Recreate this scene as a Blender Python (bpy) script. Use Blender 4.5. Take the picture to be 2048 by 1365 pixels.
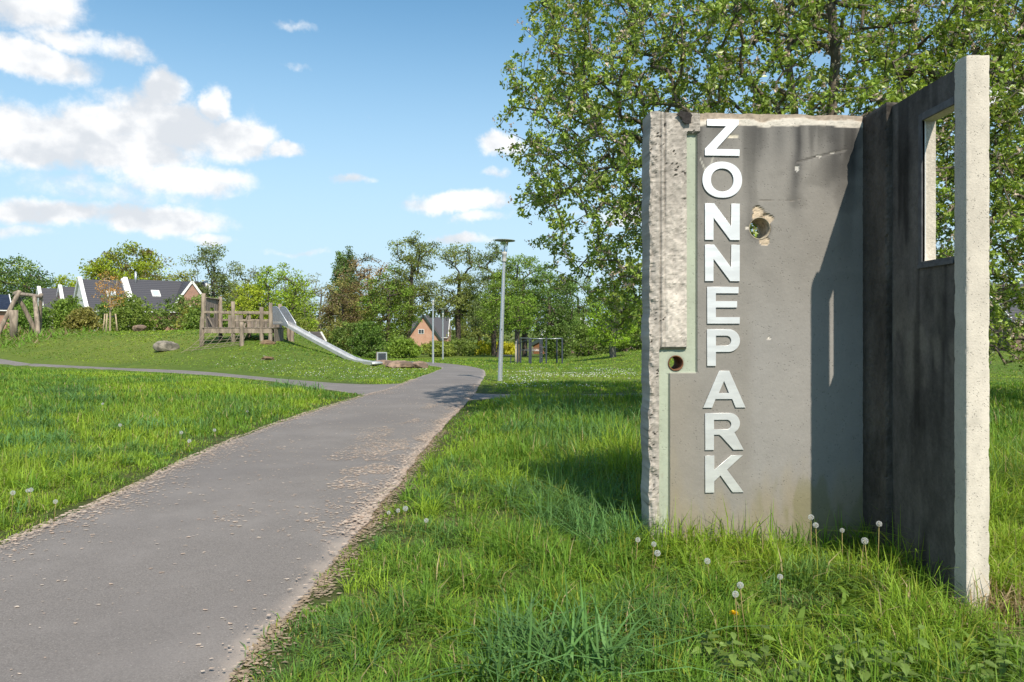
import bpy, math
import numpy as np
from mathutils import Vector

# ------------------------------------------------------------------ clean
for o in list(bpy.data.objects):
    bpy.data.objects.remove(o, do_unlink=True)
scene = bpy.context.scene
COL = scene.collection
RNG = np.random.default_rng(11)

# ------------------------------------------------------------------ camera
cam_d = bpy.data.cameras.new('camera')
cam_d.sensor_width = 36.0
cam_d.lens = 36.0 * 1500 / 2048
cam_d.shift_y = -22.5 / 2048
cam_d.clip_start = 0.05
cam_d.clip_end = 6000
cam = bpy.data.objects.new('camera', cam_d)
COL.objects.link(cam)
cam.location = (0, 0, 1.45)
cam.rotation_euler = (math.radians(90), 0, 0)
scene.camera = cam

# ------------------------------------------------------------------ sun, sky, exposure
SUN_TRAVEL = Vector((-0.38, 1.06, -1.137)).normalized()
sun_el = math.asin(-SUN_TRAVEL.z)
sun_az = math.atan2(-SUN_TRAVEL.x, -SUN_TRAVEL.y)
sd = bpy.data.lights.new('sun', 'SUN')
sd.energy = 4.9
sd.angle = math.radians(0.53)
sd.color = (1.0, 0.92, 0.785)
sun = bpy.data.objects.new('sun', sd)
COL.objects.link(sun)
sun.rotation_euler = SUN_TRAVEL.to_track_quat('-Z', 'Y').to_euler()
sun.location = (10, -20, 30)

vs = scene.view_settings
vs.view_transform = 'Standard'
vs.look = 'None'
vs.exposure = 0.27
vs.gamma = 1.0
vs.use_curve_mapping = False
scene.cycles.max_bounces = 7
scene.cycles.diffuse_bounces = 3
scene.cycles.glossy_bounces = 3
scene.cycles.transmission_bounces = 5
scene.cycles.transparent_max_bounces = 8
scene.cycles.use_denoising = True
scene.cycles.sample_clamp_indirect = 6.0


class Nodes:
    """small helper to write node trees compactly"""
    def __init__(self, tree):
        self.t = tree
        self.n = tree.nodes
        self.l = tree.links

    def new(self, kind, **kw):
        nd = self.n.new(kind)
        for k, v in kw.items():
            setattr(nd, k, v)
        return nd

    def put(self, sock, val):
        if isinstance(val, bpy.types.NodeSocket):
            self.l.new(val, sock)
        elif val is not None:
            try:
                sock.default_value = val
            except Exception:
                sock.default_value = (*val, 1.0)

    def m(self, op, a, b=None, c=None, clamp=False):
        nd = self.new('ShaderNodeMath', operation=op, use_clamp=clamp)
        for i, v in enumerate((a, b, c)):
            if v is not None:
                self.put(nd.inputs[i], v)
        return nd.outputs[0]

    def v(self, op, a, b=None, out=0):
        nd = self.new('ShaderNodeVectorMath', operation=op)
        self.put(nd.inputs[0], a)
        if b is not None:
            self.put(nd.inputs[1], b)
        return nd.outputs[out]

    def noise(self, vec, scale, detail=3, rough=0.55, dist=0.0, out='Fac', lac=2.0):
        nd = self.new('ShaderNodeTexNoise')
        if vec is not None:
            self.put(nd.inputs['Vector'], vec)
        nd.inputs['Scale'].default_value = scale
        nd.inputs['Detail'].default_value = detail
        nd.inputs['Roughness'].default_value = rough
        nd.inputs['Distortion'].default_value = dist
        nd.inputs['Lacunarity'].default_value = lac
        return nd.outputs[out]

    def ramp(self, val, lo, hi, a=0.0, b=1.0, smooth=True):
        nd = self.new('ShaderNodeMapRange')
        nd.interpolation_type = 'SMOOTHSTEP' if smooth else 'LINEAR'
        self.put(nd.inputs[0], val)
        nd.inputs[1].default_value = lo
        nd.inputs[2].default_value = hi
        nd.inputs[3].default_value = a
        nd.inputs[4].default_value = b
        return nd.outputs[0]

    def mix(self, f, a, b, mode='MIX'):
        nd = self.new('ShaderNodeMix', data_type='RGBA', blend_type=mode)
        self.put(nd.inputs[0], f)
        self.put(nd.inputs[6], a if isinstance(a, bpy.types.NodeSocket) else (*a, 1.0))
        self.put(nd.inputs[7], b if isinstance(b, bpy.types.NodeSocket) else (*b, 1.0))
        return nd.outputs[2]


world = bpy.data.worlds.new('World')
scene.world = world
world.use_nodes = True
W = Nodes(world.node_tree)
W.n.clear()
sky = W.new('ShaderNodeTexSky', sky_type='NISHITA')
sky.sun_disc = False
sky.sun_elevation = sun_el
sky.sun_rotation = sun_az
sky.altitude = 0
sky.air_density = 1.0
sky.dust_density = 0.5
sky.ozone_density = 1.3
geo = W.new('ShaderNodeTexCoord').outputs['Generated']
sep = W.new('ShaderNodeSeparateXYZ')
W.put(sep.inputs[0], geo)
X, Y, Z = sep.outputs
az = W.m('ARCTAN2', X, Y)
el = W.m('ARCSINE', Z)
cmb = W.new('ShaderNodeCombineXYZ')
W.put(cmb.inputs[0], az)
W.put(cmb.inputs[1], el)
P2 = cmb.outputs[0]
# wobble the coordinates so that cloud outlines are ragged
wob = W.noise(geo, 11.0, 5, 0.66, out='Color')
P2w = W.v('ADD', P2, W.v('MULTIPLY', W.v('SUBTRACT', wob, (0.5, 0.5, 0.5)), (0.055, 0.045, 0)))
# cumulus banks: azimuth, elevation, half width, half height, weight
CLOUDS = [
    (-0.590, 0.358, 0.105, 0.048, 1.0),
    (-0.535, 0.322, 0.075, 0.024, 0.8),
    (-0.478, 0.318, 0.062, 0.024, 0.75),
    (-0.585, 0.294, 0.110, 0.028, 1.0),
    (-0.560, 0.212, 0.140, 0.048, 1.0),
    (-0.500, 0.234, 0.080, 0.036, 1.0),
    (-0.470, 0.205, 0.100, 0.034, 1.0),
    (-0.435, 0.244, 0.105, 0.052, 1.0),
    (-0.352, 0.236, 0.065, 0.038, 1.0),
    (-0.294, 0.222, 0.040, 0.017, 0.9),
    (-0.405, 0.182, 0.105, 0.030, 0.9),
    (-0.520, 0.165, 0.110, 0.034, 0.62),
    (-0.430, 0.155, 0.150, 0.040, 0.50),
    (-0.555, 0.132, 0.110, 0.022, 0.9),
    (-0.440, 0.132, 0.105, 0.025, 1.0),
    (-0.432, 0.284, 0.040, 0.032, 1.0),
    (-0.378, 0.276, 0.024, 0.034, 0.95),
    (-0.385, 0.112, 0.060, 0.012, 0.7),
    (-0.590, 0.110, 0.070, 0.014, 0.6),
    (-0.282, 0.368, 0.070, 0.013, 0.5),
    (-0.280, 0.325, 0.070, 0.011, 0.5),
    (-0.212, 0.252, 0.032, 0.009, 0.42),
    (-0.213, 0.196, 0.055, 0.013, 0.7),
    (-0.015, 0.243, 0.045, 0.022, 0.95),
    (-0.020, 0.206, 0.035, 0.014, 0.7),
    (-0.070, 0.168, 0.090, 0.021, 1.0),
    (-0.040, 0.148, 0.060, 0.014, 0.7),
    (-0.060, 0.122, 0.070, 0.012, 0.75),
    (-0.280, 0.098, 0.070, 0.010, 0.55),
    (0.180, 0.150, 0.150, 0.022, 0.7),
    (0.420, 0.200, 0.150, 0.030, 0.8),
    (0.620, 0.260, 0.140, 0.040, 0.9),
]
near = None
for (a, e, ra, re, w) in CLOUDS:
    nd = W.new('ShaderNodeVectorMath', operation='MULTIPLY_ADD')
    W.put(nd.inputs[0], P2w)
    nd.inputs[1].default_value = (1 / ra, 1 / re, 0)
    nd.inputs[2].default_value = (-a / ra, -e / re, math.sqrt(max(0.0, 1.15 * (1 - w))))
    ln = W.v('LENGTH', nd.outputs[0], out='Value')
    near = ln if near is None else W.m('MINIMUM', near, ln)
field = W.ramp(near, 1.15, 0.25)
# the sky goes on with the same fair-weather cumulus all round
side = W.ramp(W.m('ABSOLUTE', az), 0.66, 0.95)
gen = W.noise(W.v('MULTIPLY', geo, (1, 1, 2.6)), 3.2, 3, 0.55)
gen = W.m('MULTIPLY', W.ramp(gen, 0.54, 0.68), side)
gen = W.m('MULTIPLY', gen, W.ramp(Z, 0.02, 0.12))
field = W.m('MAXIMUM', field, gen)
fine = W.noise(W.v('MULTIPLY', geo, (1, 1, 1.15)), 30.0, 5, 0.62)
dens = W.ramp(W.m('ADD', field, W.m('MULTIPLY', W.m('SUBTRACT', fine, 0.5), 1.05)), 0.18, 0.86)
dens = W.m('MULTIPLY', dens, W.ramp(Z, 0.0, 0.05))
body = W.noise(W.v('ADD', W.v('MULTIPLY', geo, (1, 1, 1.6)), (0, 0, 0.03)), 11.0, 3, 0.55)
lit = W.ramp(W.m('ADD', body, W.m('MULTIPLY', W.m('SUBTRACT', fine, 0.5), 0.35)), 0.36, 0.58)
ccol = W.mix(lit, (0.63, 0.665, 0.71), (0.89, 0.895, 0.90))
haze_f = W.m('MULTIPLY', W.ramp(Z, 0.46, 0.02), 0.90)
bg1 = W.new('ShaderNodeBackground')
W.put(bg1.inputs[0], W.mix(1.0, sky.outputs[0], (0.71, 1.05, 1.08), 'MULTIPLY'))
bg1.inputs[1].default_value = 0.13
bgh = W.new('ShaderNodeBackground')
bgh.inputs[0].default_value = (0.52, 0.67, 0.80, 1)
bgh.inputs[1].default_value = 1.0
ms0 = W.new('ShaderNodeMixShader')
W.put(ms0.inputs[0], haze_f)
W.l.new(bg1.outputs[0], ms0.inputs[1])
W.l.new(bgh.outputs[0], ms0.inputs[2])
bg2 = W.new('ShaderNodeBackground')
W.put(bg2.inputs[0], ccol)
bg2.inputs[1].default_value = 1.0
ms = W.new('ShaderNodeMixShader')
W.put(ms.inputs[0], dens)
W.l.new(ms0.outputs[0], ms.inputs[1])
W.l.new(bg2.outputs[0], ms.inputs[2])
wo = W.new('ShaderNodeOutputWorld')
W.l.new(ms.outputs[0], wo.inputs[0])
world.cycles.sampling_method = 'MANUAL'
world.cycles.sample_map_resolution = 512


# ------------------------------------------------------------------ numpy noise
def _hash(ix, iy, iz, seed):
    h = (ix.astype(np.int64) * 374761393 + iy.astype(np.int64) * 668265263 + iz.astype(np.int64) * 2147483647 + seed * 144665)
    h = (h ^ (h >> 13)) * 1274126177
    h = h ^ (h >> 16)
    return (h & 0xffff).astype(float) / 65535.0


def vnoise(x, y, z=0.0, seed=0):
    x, y, z = np.broadcast_arrays(np.asarray(x, float), np.asarray(y, float), np.asarray(z, float))
    ix, iy, iz = np.floor(x), np.floor(y), np.floor(z)
    fx, fy, fz = x - ix, y - iy, z - iz
    fx, fy, fz = [t * t * (3 - 2 * t) for t in (fx, fy, fz)]
    ix, iy, iz = ix.astype(int), iy.astype(int), iz.astype(int)
    r = 0
    for dx in (0, 1):
        for dy in (0, 1):
            for dz in (0, 1):
                w = (fx if dx else 1 - fx) * (fy if dy else 1 - fy) * (fz if dz else 1 - fz)
                r = r + w * _hash(ix + dx, iy + dy, iz + dz, seed)
    return r


def fbm(x, y, z=0.0, seed=0, oct=4, gain=0.5):
    s, a, f, t = 0, 1.0, 1.0, 0
    for k in range(oct):
        s = s + a * vnoise(np.asarray(x) * f, np.asarray(y) * f, np.asarray(z) * f, seed + k * 17)
        t += a
        a *= gain
        f *= 2.03
    return s / t


def sm(t):
    t = np.clip(t, 0, 1)
    return t * t * (3 - 2 * t)


# ------------------------------------------------------------------ mesh helpers
def link(o, parent=None):
    COL.objects.link(o)
    if parent is not None:
        o.parent = parent
    return o


def tag(o, label=None, cat=None, group=None, kind=None):
    if label: o['label'] = label
    if cat: o['category'] = cat
    if group: o['group'] = group
    if kind: o['kind'] = kind
    return o


def empty(name, loc=(0, 0, 0), rz=0.0):
    o = bpy.data.objects.new(name, None)
    o.location = loc
    o.rotation_euler = (0, 0, rz)
    o.empty_display_size = 0.1
    return link(o)


def mesh_np(name, verts, faces, mat=None, parent=None, col=None, smooth=False, rough=None):
    """faces: list of int arrays, each (n,3) or (n,4)"""
    me = bpy.data.meshes.new(name)
    verts = np.asarray(verts, np.float32).reshape(-1, 3)
    fs = [np.asarray(f, np.int32) for f in faces if len(f)]
    me.vertices.add(len(verts))
    me.vertices.foreach_set('co', verts.ravel())
    tot = np.concatenate([np.full(len(f), f.shape[1], np.int32) for f in fs])
    idx = np.concatenate([f.ravel() for f in fs])
    me.loops.add(len(idx))
    me.loops.foreach_set('vertex_index', idx)
    me.polygons.add(len(tot))
    st = np.concatenate([[0], np.cumsum(tot)[:-1]]).astype(np.int32)
    me.polygons.foreach_set('loop_start', st)
    me.polygons.foreach_set('loop_total', tot)
    me.polygons.foreach_set('use_smooth', np.full(len(tot), smooth))
    if col is not None:
        ca = me.color_attributes.new('col', 'FLOAT_COLOR', 'POINT')
        c = np.ones((len(verts), 4), np.float32)
        c[:, :3] = col
        ca.data.foreach_set('color', c.ravel())
    me.update(calc_edges=True)
    me.validate()
    o = bpy.data.objects.new(name, me)
    if mat is not None:
        me.materials.append(mat)
    return link(o, parent)


class MB:
    """collects boxes, beams, tubes for one mesh"""
    def __init__(self):
        self.v, self.q, self.t, self.n = [], [], [], 0

    def add(self, v, q=(), t=()):
        v = np.asarray(v, float).reshape(-1, 3)
        if len(q): self.q.append(np.asarray(q, int) + self.n)
        if len(t): self.t.append(np.asarray(t, int) + self.n)
        self.v.append(v)
        self.n += len(v)
        return self

    def box(self, x0, x1, y0, y1, z0, z1):
        v = [(x, y, z) for z in (z0, z1) for y in (y0, y1) for x in (x0, x1)]
        return self.add(v, [(0, 2, 3, 1), (4, 5, 7, 6), (0, 1, 5, 4), (2, 6, 7, 3), (0, 4, 6, 2), (1, 3, 7, 5)])

    def hexa(self, v8):
        return self.add(v8, [(0, 2, 3, 1), (4, 5, 7, 6), (0, 1, 5, 4), (2, 6, 7, 3), (0, 4, 6, 2), (1, 3, 7, 5)])

    def beam(self, a, b, w, h, up=(0, 0, 1)):
        a, b = np.asarray(a, float), np.asarray(b, float)
        d = b - a
        d = d / np.linalg.norm(d)
        up = np.asarray(up, float)
        s = np.cross(d, up)
        if np.linalg.norm(s) < 1e-4:
            s = np.cross(d, (0, 1, 0))
        s = s / np.linalg.norm(s)
        u = np.cross(s, d)
        v = []
        for p in (a, b):
            for j in (-1, 1):
                for i in (-1, 1):
                    v.append(p + s * i * w / 2 + u * j * h / 2)
        return self.hexa(v)

    def tube(self, pts, rad, sides=8, cap=True):
        pts = np.asarray(pts, float)
        n = len(pts)
        rad = np.broadcast_to(np.asarray(rad, float), (n,))
        tan = np.gradient(pts, axis=0)
        tan /= np.linalg.norm(tan, axis=1)[:, None] + 1e-12
        ref = np.array((0.0, 0, 1)) if abs(tan[0, 2]) < 0.9 else np.array((1.0, 0, 0))
        s = np.cross(tan, ref)
        s /= np.linalg.norm(s, axis=1)[:, None] + 1e-12
        u = np.cross(s, tan)
        a = np.arange(sides) * 2 * np.pi / sides
        v = pts[:, None, :] + rad[:, None, None] * (np.cos(a)[None, :, None] * s[:, None, :] + np.sin(a)[None, :, None] * u[:, None, :])
        v = v.reshape(-1, 3)
        i = np.arange(n - 1)[:, None] * sides
        j = np.arange(sides)[None, :]
        j2 = (j + 1) % sides
        q = np.stack([i + j, i + j2, i + sides + j2, i + sides + j], -1).reshape(-1, 4)
        t = []
        if cap:
            k = len(v)
            v = np.vstack([v, pts[0], pts[-1]])
            jj = np.arange(sides)
            t = np.concatenate([np.stack([np.full(sides, k), (jj + 1) % sides, jj], -1),
                                np.stack([np.full(sides, k + 1), (n - 1) * sides + jj, (n - 1) * sides + (jj + 1) % sides], -1)])
        return self.add(v, q, t)

    def lathe(self, prof, sides=20, at=(0, 0, 0)):
        """prof: (r, z) list"""
        a = np.arange(sides) * 2 * np.pi / sides
        v = np.array([(r * math.cos(t), r * math.sin(t), z) for r, z in prof for t in a]) + np.asarray(at)
        n = len(prof)
        i = np.arange(n - 1)[:, None] * sides
        j = np.arange(sides)[None, :]
        j2 = (j + 1) % sides
        q = np.stack([i + j, i + j2, i + sides + j2, i + sides + j], -1).reshape(-1, 4)
        return self.add(v, q)

    def build(self, name, mat=None, parent=None, smooth=False, bevel=0.0):
        o = mesh_np(name, np.vstack(self.v), self.q + self.t, mat, parent, smooth=smooth)
        if bevel:
            b = o.modifiers.new('bevel', 'BEVEL')
            b.width = bevel
            b.segments = 2
            b.limit_method = 'ANGLE'
        return o


def rough_box(x0, x1, y0, y1, z0, z1, step, amp, freq, seed, edge=0.012):
    """box of welded grid faces, displaced, with worn edges"""
    n = [max(1, int(round((b - a) / s))) for a, b, s in ((x0, x1, step[0]), (y0, y1, step[1]), (z0, z1, step[2]))]
    ids, V, Q = {}, [], []
    def vid(i, j, k):
        key = (i, j, k)
        if key not in ids:
            ids[key] = len(V)
            V.append(key)
        return ids[key]
    for i in range(n[0]):
        for j in range(n[1]):
            for k, fl in ((0, 1), (n[2], 0)):
                q = [vid(i, j, k), vid(i + 1, j, k), vid(i + 1, j + 1, k), vid(i, j + 1, k)]
                Q.append(q[::-1] if fl else q)
    for i in range(n[0]):
        for k in range(n[2]):
            for j, fl in ((0, 0), (n[1], 1)):
                q = [vid(i, j, k), vid(i + 1, j, k), vid(i + 1, j, k + 1), vid(i, j, k + 1)]
                Q.append(q[::-1] if fl else q)
    for j in range(n[1]):
        for k in range(n[2]):
            for i, fl in ((0, 1), (n[0], 0)):
                q = [vid(i, j, k), vid(i, j + 1, k), vid(i, j + 1, k + 1), vid(i, j, k + 1)]
                Q.append(q[::-1] if fl else q)
    K = np.array(V, float)
    P = np.stack([x0 + (x1 - x0) * K[:, 0] / n[0], y0 + (y1 - y0) * K[:, 1] / n[1], z0 + (z1 - z0) * K[:, 2] / n[2]], -1)
    on = np.stack([np.where(K[:, a] == 0, -1.0, np.where(K[:, a] == n[a], 1.0, 0.0)) for a in range(3)], -1)
    cnt = np.abs(on).sum(1)
    nz = fbm(P[:, 0] * freq, P[:, 1] * freq, P[:, 2] * freq, seed, 4, 0.6) - 0.5
    e = fbm(P[:, 0] * freq * 0.6, P[:, 1] * freq * 0.6, P[:, 2] * freq * 0.6, seed + 5, 4, 0.65)
    P = P + on * (nz * amp)[:, None]
    inward = np.where(cnt >= 2, edge * (0.35 + 1.6 * sm((e - 0.45) / 0.3)), 0.0)
    P = P - on * inward[:, None] * 0.6
    return P, np.array(Q)


# ------------------------------------------------------------------ materials
MATS = {}


def base_mat(name):
    m = bpy.data.materials.new(name)
    m.use_nodes = True
    N = Nodes(m.node_tree)
    b = N.n['Principled BSDF']
    return m, N, b


def bump(N, b, height, strength=0.3, dist=0.01):
    bp = N.new('ShaderNodeBump')
    bp.inputs['Strength'].default_value = strength
    bp.inputs['Distance'].default_value = dist
    N.put(bp.inputs['Height'], height)
    N.l.new(bp.outputs[0], b.inputs['Normal'])


def plain(name, c1, c2=None, scale=8.0, rough=0.8, bump_s=0.0, bump_d=0.01, metal=0.0, detail=5, stretch=(1, 1, 1), spec=0.3, lo=0.35, hi=0.65):
    if name in MATS: return MATS[name]
    m, N, b = base_mat(name)
    tc = N.new('ShaderNodeTexCoord').outputs['Object']
    vec = N.v('MULTIPLY', tc, stretch)
    n = N.noise(vec, scale, detail, 0.6)
    if c2 is None: c2 = tuple(x * 0.7 for x in c1)
    N.put(b.inputs['Base Color'], N.mix(N.ramp(n, lo, hi), c1, c2))
    b.inputs['Roughness'].default_value = rough
    b.inputs['Metallic'].default_value = metal
    b.inputs['Specular IOR Level'].default_value = spec
    if bump_s: bump(N, b, n, bump_s, bump_d)
    MATS[name] = m
    return m


def attr_mat(name, rough=0.85, nscale=40.0, var=0.25, bump_s=0.35, bump_d=0.004, spots=0.0, spot_scale=90.0, spec=0.25):
    """colour from the mesh's own pigment attribute, broken up by fine noise"""
    m, N, b = base_mat(name)
    at = N.new('ShaderNodeAttribute', attribute_name='col')
    tc = N.new('ShaderNodeTexCoord').outputs['Object']
    n = N.noise(tc, nscale, 6, 0.65)
    n2 = N.noise(tc, nscale * 0.12, 5, 0.6)
    k = N.m('ADD', N.m('MULTIPLY', n, var * 1.3), N.m('MULTIPLY', n2, var))
    k = N.m('ADD', k, 1 - var * 1.15)
    c = N.mix(1.0, at.outputs['Color'], k, 'MULTIPLY')
    h = n
    if spots:
        vo = N.new('ShaderNodeTexVoronoi', feature='F1')
        N.put(vo.inputs['Vector'], tc)
        vo.inputs['Scale'].default_value = spot_scale
        s = N.ramp(vo.outputs['Distance'], 0.30, 0.16)
        gate = N.ramp(N.noise(tc, spot_scale * 0.35, 2, 0.5), 0.50, 0.62)
        s = N.m('MULTIPLY', s, gate)
        c = N.mix(N.m('MULTIPLY', s, spots), c, (0.05, 0.045, 0.04))
        h = N.m('SUBTRACT', n, N.m('MULTIPLY', s, 1.5))
    N.put(b.inputs['Base Color'], c)
    b.inputs['Roughness'].default_value = rough
    b.inputs['Specular IOR Level'].default_value = spec
    bump(N, b, h, bump_s, bump_d)
    return m


def leaf_mat(name, trans=0.35, rough=0.5, spec=0.35, boost=(1.25, 1.2, 0.6)):
    m, N, b = base_mat(name)
    at = N.new('ShaderNodeAttribute', attribute_name='col').outputs['Color']
    N.put(b.inputs['Base Color'], at)
    b.inputs['Roughness'].default_value = rough
    b.inputs['Specular IOR Level'].default_value = spec
    tr = N.new('ShaderNodeBsdfTranslucent')
    N.put(tr.inputs['Color'], N.mix(1.0, at, boost, 'MULTIPLY'))
    mx = N.new('ShaderNodeMixShader')
    mx.inputs[0].default_value = trans
    N.l.new(b.outputs[0], mx.inputs[1])
    N.l.new(tr.outputs[0], mx.inputs[2])
    N.l.new(mx.outputs[0], N.n['Material Output'].inputs[0])
    return m


LEAF = leaf_mat('leaf')
GRASS = leaf_mat('grass_blade', 0.35, 0.55, 0.25, (1.3, 1.2, 0.5))
WOOD = plain('weathered_wood', (0.34, 0.27, 0.21), (0.17, 0.135, 0.105), 6.0, 0.9, 0.5, 0.01, stretch=(1, 1, 0.25))
WOODG = plain('grey_plank', (0.27, 0.225, 0.185), (0.14, 0.115, 0.095), 9.0, 0.9, 0.4, 0.01, stretch=(1, 1, 0.2))
BARK = plain('bark', (0.135, 0.105, 0.08), (0.055, 0.045, 0.038), 14.0, 0.95, 0.8, 0.03, stretch=(1, 1, 0.3))
BARKL = plain('bark_grey', (0.24, 0.22, 0.19), (0.10, 0.09, 0.075), 14.0, 0.95, 0.6, 0.02, stretch=(1, 1, 0.4))
GALV = plain('galvanised_steel', (0.62, 0.63, 0.66), (0.52, 0.53, 0.56), 20.0, 0.42, metal=0.75)
ANTHR = plain('anthracite_paint', (0.045, 0.055, 0.07), (0.035, 0.042, 0.055), 10.0, 0.5)
WHITEP = plain('white_paint', (0.80, 0.79, 0.77), (0.68, 0.67, 0.65), 3.0, 0.7)


# ================================================================== terrain
def zt(x, y):
    x = np.asarray(x, float)
    y = np.asarray(y, float)
    b = -0.023 * np.clip(y - 21, 0, 180)
    ys = 22.5 + np.clip(-6 - x, 0, 18) * 0.68 + np.maximum(-24 - x, 0) * 0.3
    edge = -4.6 - 1.6 * sm((y - 33) / 6) - 5.0 * sm((y - 42) / 6)
    m = 2.05 * sm((y - ys) / 16) * sm((edge - x) / 8) * sm((75 - y) / 22) * sm((x + 75) / 25)
    m2 = 0.75 * sm((x - 3) / 7) * sm((y - 26) / 14) * sm((72 - y) / 20) * sm((40 - x) / 15)
    return b + m + m2


def spread(lo, hi, n, k):
    t = np.linspace(-1, 1, n)
    s = np.sinh(t * k) / math.sinh(k)
    return np.where(s < 0, -s * lo, s * hi)


gx = spread(-1500, 1500, 191, 6.2)
gy = np.concatenate([[-60, -30, -15, -8, -4, -2, -1], np.linspace(0, 30, 91), 30 + 2470 * (np.sinh(np.linspace(0, 1, 90) * 5.5) / math.sinh(5.5))[1:]])
GX, GY = np.meshgrid(gx, gy)
GZ = zt(GX, GY)
ny, nx = GX.shape
ii = (np.arange(ny - 1)[:, None] * nx + np.arange(nx - 1)[None, :])
quads = np.stack([ii, ii + 1, ii + nx + 1, ii + nx], -1).reshape(-1, 4)

m, N, b = base_mat('meadow_soil')
tc = N.new('ShaderNodeTexCoord').outputs['Object']
n1 = N.noise(tc, 0.35, 6, 0.6)
n2 = N.noise(tc, 5.0, 6, 0.7)
n3 = N.noise(tc, 0.06, 3, 0.5)
c = N.mix(N.ramp(n1, 0.35, 0.65), (0.105, 0.165, 0.026), (0.155, 0.205, 0.032))
c = N.mix(N.ramp(n2, 0.3, 0.7), c, (0.075, 0.11, 0.022))
c = N.mix(N.ramp(n3, 0.45, 0.65, 0, 0.5), c, (0.18, 0.20, 0.04))
spy = N.new('ShaderNodeSeparateXYZ')
N.put(spy.inputs[0], tc)
soil = N.mix(N.ramp(n2, 0.35, 0.65), (0.050, 0.075, 0.018), (0.085, 0.085, 0.034))
c = N.mix(N.ramp(N.m('ADD', spy.outputs[1], N.m('MULTIPLY', n1, 6.0)), 19.0, 26.0), soil, c)
N.put(b.inputs['Base Color'], c)
b.inputs['Roughness'].default_value = 0.95
b.inputs['Specular IOR Level'].default_value = 0.1
bump(N, b, n2, 0.8, 0.06)
ground = mesh_np('ground', np.stack([GX, GY, GZ], -1), [quads], m, smooth=True)
tag(ground, 'grass-covered ground of the park rising to a low mound', 'ground', kind='structure')

# ================================================================== paths
MAIN_R = [(-1.17, -6), (-1.16, 0), (-1.15, 3.09), (-1.10, 4.2), (-1.08, 5.5), (-1.06, 6.8), (-1.03, 8.9), (-0.97, 12.1), (-0.86, 15.9), (-0.84, 18.9),
          (-0.90, 25.2), (-1.10, 30.5), (-1.65, 35.0), (-2.70, 39.7), (-4.2, 44.5), (-6.6, 49.5), (-10.0, 53.5), (-15.0, 56.0)]
MAIN_L = [(-3.40, -6), (-3.42, 0), (-3.43, 3.0), (-3.44, 4.2), (-3.47, 5.5), (-3.52, 6.8), (-3.66, 8.9), (-3.62, 12.1), (-3.30, 15.9), (-2.96, 18.9),
          (-3.00, 25.2), (-3.08, 30.5), (-3.30, 35.0), (-4.25, 38.7), (-5.6, 42.0), (-7.9, 46.5), (-10.6, 50.0), (-15.0, 53.0)]
LEFT_T = [(-32.5, 44.2), (-27.3, 40.0), (-17.9, 32.6), (-11.0, 27.4), (-6.1, 21.6), (-4.0, 20.0), (-2.7, 20.6)]
LEFT_B = [(-30.5, 41.5), (-25.5, 37.4), (-15.4, 29.9), (-10.0, 25.2), (-5.5, 19.4), (-3.9, 17.4), (-2.7, 15.6)]
SIDE_T = [(-1.2, 17.5), (-0.2, 16.75), (1.5, 16.75), (4.0, 17.3), (6.5, 18.1)]
SIDE_B = [(-1.2, 15.0), (-0.3, 15.75), (1.5, 15.85), (4.0, 16.3), (6.5, 17.1)]


def resample(P, Q, n):
    P, Q = np.array(P, float), np.array(Q, float)
    # Catmull-Rom through both edge lists with a shared parameter
    def cr(A, t):
        A = np.vstack([2 * A[0] - A[1], A, 2 * A[-1] - A[-2]])
        i = np.clip(t.astype(int), 0, len(A) - 4)
        f = (t - i)[:, None]
        a, b_, c_, d = A[i], A[i + 1], A[i + 2], A[i + 3]
        return 0.5 * (2 * b_ + (c_ - a) * f + (2 * a - 5 * b_ + 4 * c_ - d) * f ** 2 + (3 * b_ - a - 3 * c_ + d) * f ** 3)
    t = np.linspace(0, len(P) - 1, n)
    return cr(P, t), cr(Q, t)


def path_mat():
    m, N, b = base_mat('asphalt')
    tc = N.new('ShaderNodeTexCoord').outputs['Object']
    ed = N.new('ShaderNodeAttribute', attribute_name='col')
    sp = N.new('ShaderNodeSeparateColor')
    N.l.new(ed.outputs['Color'], sp.inputs[0])
    e = sp.outputs[0]
    agg = N.noise(tc, 130.0, 4, 0.75)
    mid = N.noise(tc, 1.1, 6, 0.6)
    wide = N.noise(tc, 0.33, 4, 0.55)
    c = N.mix(N.ramp(agg, 0.35, 0.68), (0.145, 0.128, 0.118), (0.255, 0.226, 0.208))
    c = N.mix(N.ramp(mid, 0.42, 0.68, 0, 0.45), c, (0.265, 0.236, 0.220))
    c = N.mix(N.ramp(wide, 0.45, 0.60, 0, 0.35), c, (0.155, 0.138, 0.132))
    vo = N.new('ShaderNodeTexVoronoi', feature='F1')
    N.put(vo.inputs['Vector'], tc)
    vo.inputs['Scale'].default_value = 55.0
    g = N.m('MULTIPLY', N.ramp(vo.outputs['Distance'], 0.22, 0.12), N.ramp(N.noise(tc, 31.0, 2, 0.5), 0.5, 0.6))
    c = N.mix(N.m('MULTIPLY', g, 0.45), c, (0.42, 0.39, 0.36))
    # dried dust and husk fines swept to the edges
    dn = N.noise(tc, 3.5, 6, 0.65)
    dust = N.ramp(N.m('ADD', e, N.m('MULTIPLY', N.m('SUBTRACT', dn, 0.5), 0.9)), 0.48, 0.98)
    c = N.mix(N.m('MULTIPLY', dust, 0.62), c, (0.42, 0.345, 0.29))
    ck = N.m('ABSOLUTE', N.m('SUBTRACT', N.noise(tc, 0.55, 5, 0.6, 0.6), 0.5))
    c = N.mix(N.m('MULTIPLY', N.ramp(ck, 0.003, 0.001), 0.12), c, (0.08, 0.07, 0.064))
    N.put(b.inputs['Base Color'], c)
    b.inputs['Roughness'].default_value = 0.85
    b.inputs['Specular IOR Level'].default_value = 0.25
    bump(N, b, agg, 0.5, 0.004)
    return m


ASPH = path_mat()


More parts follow.
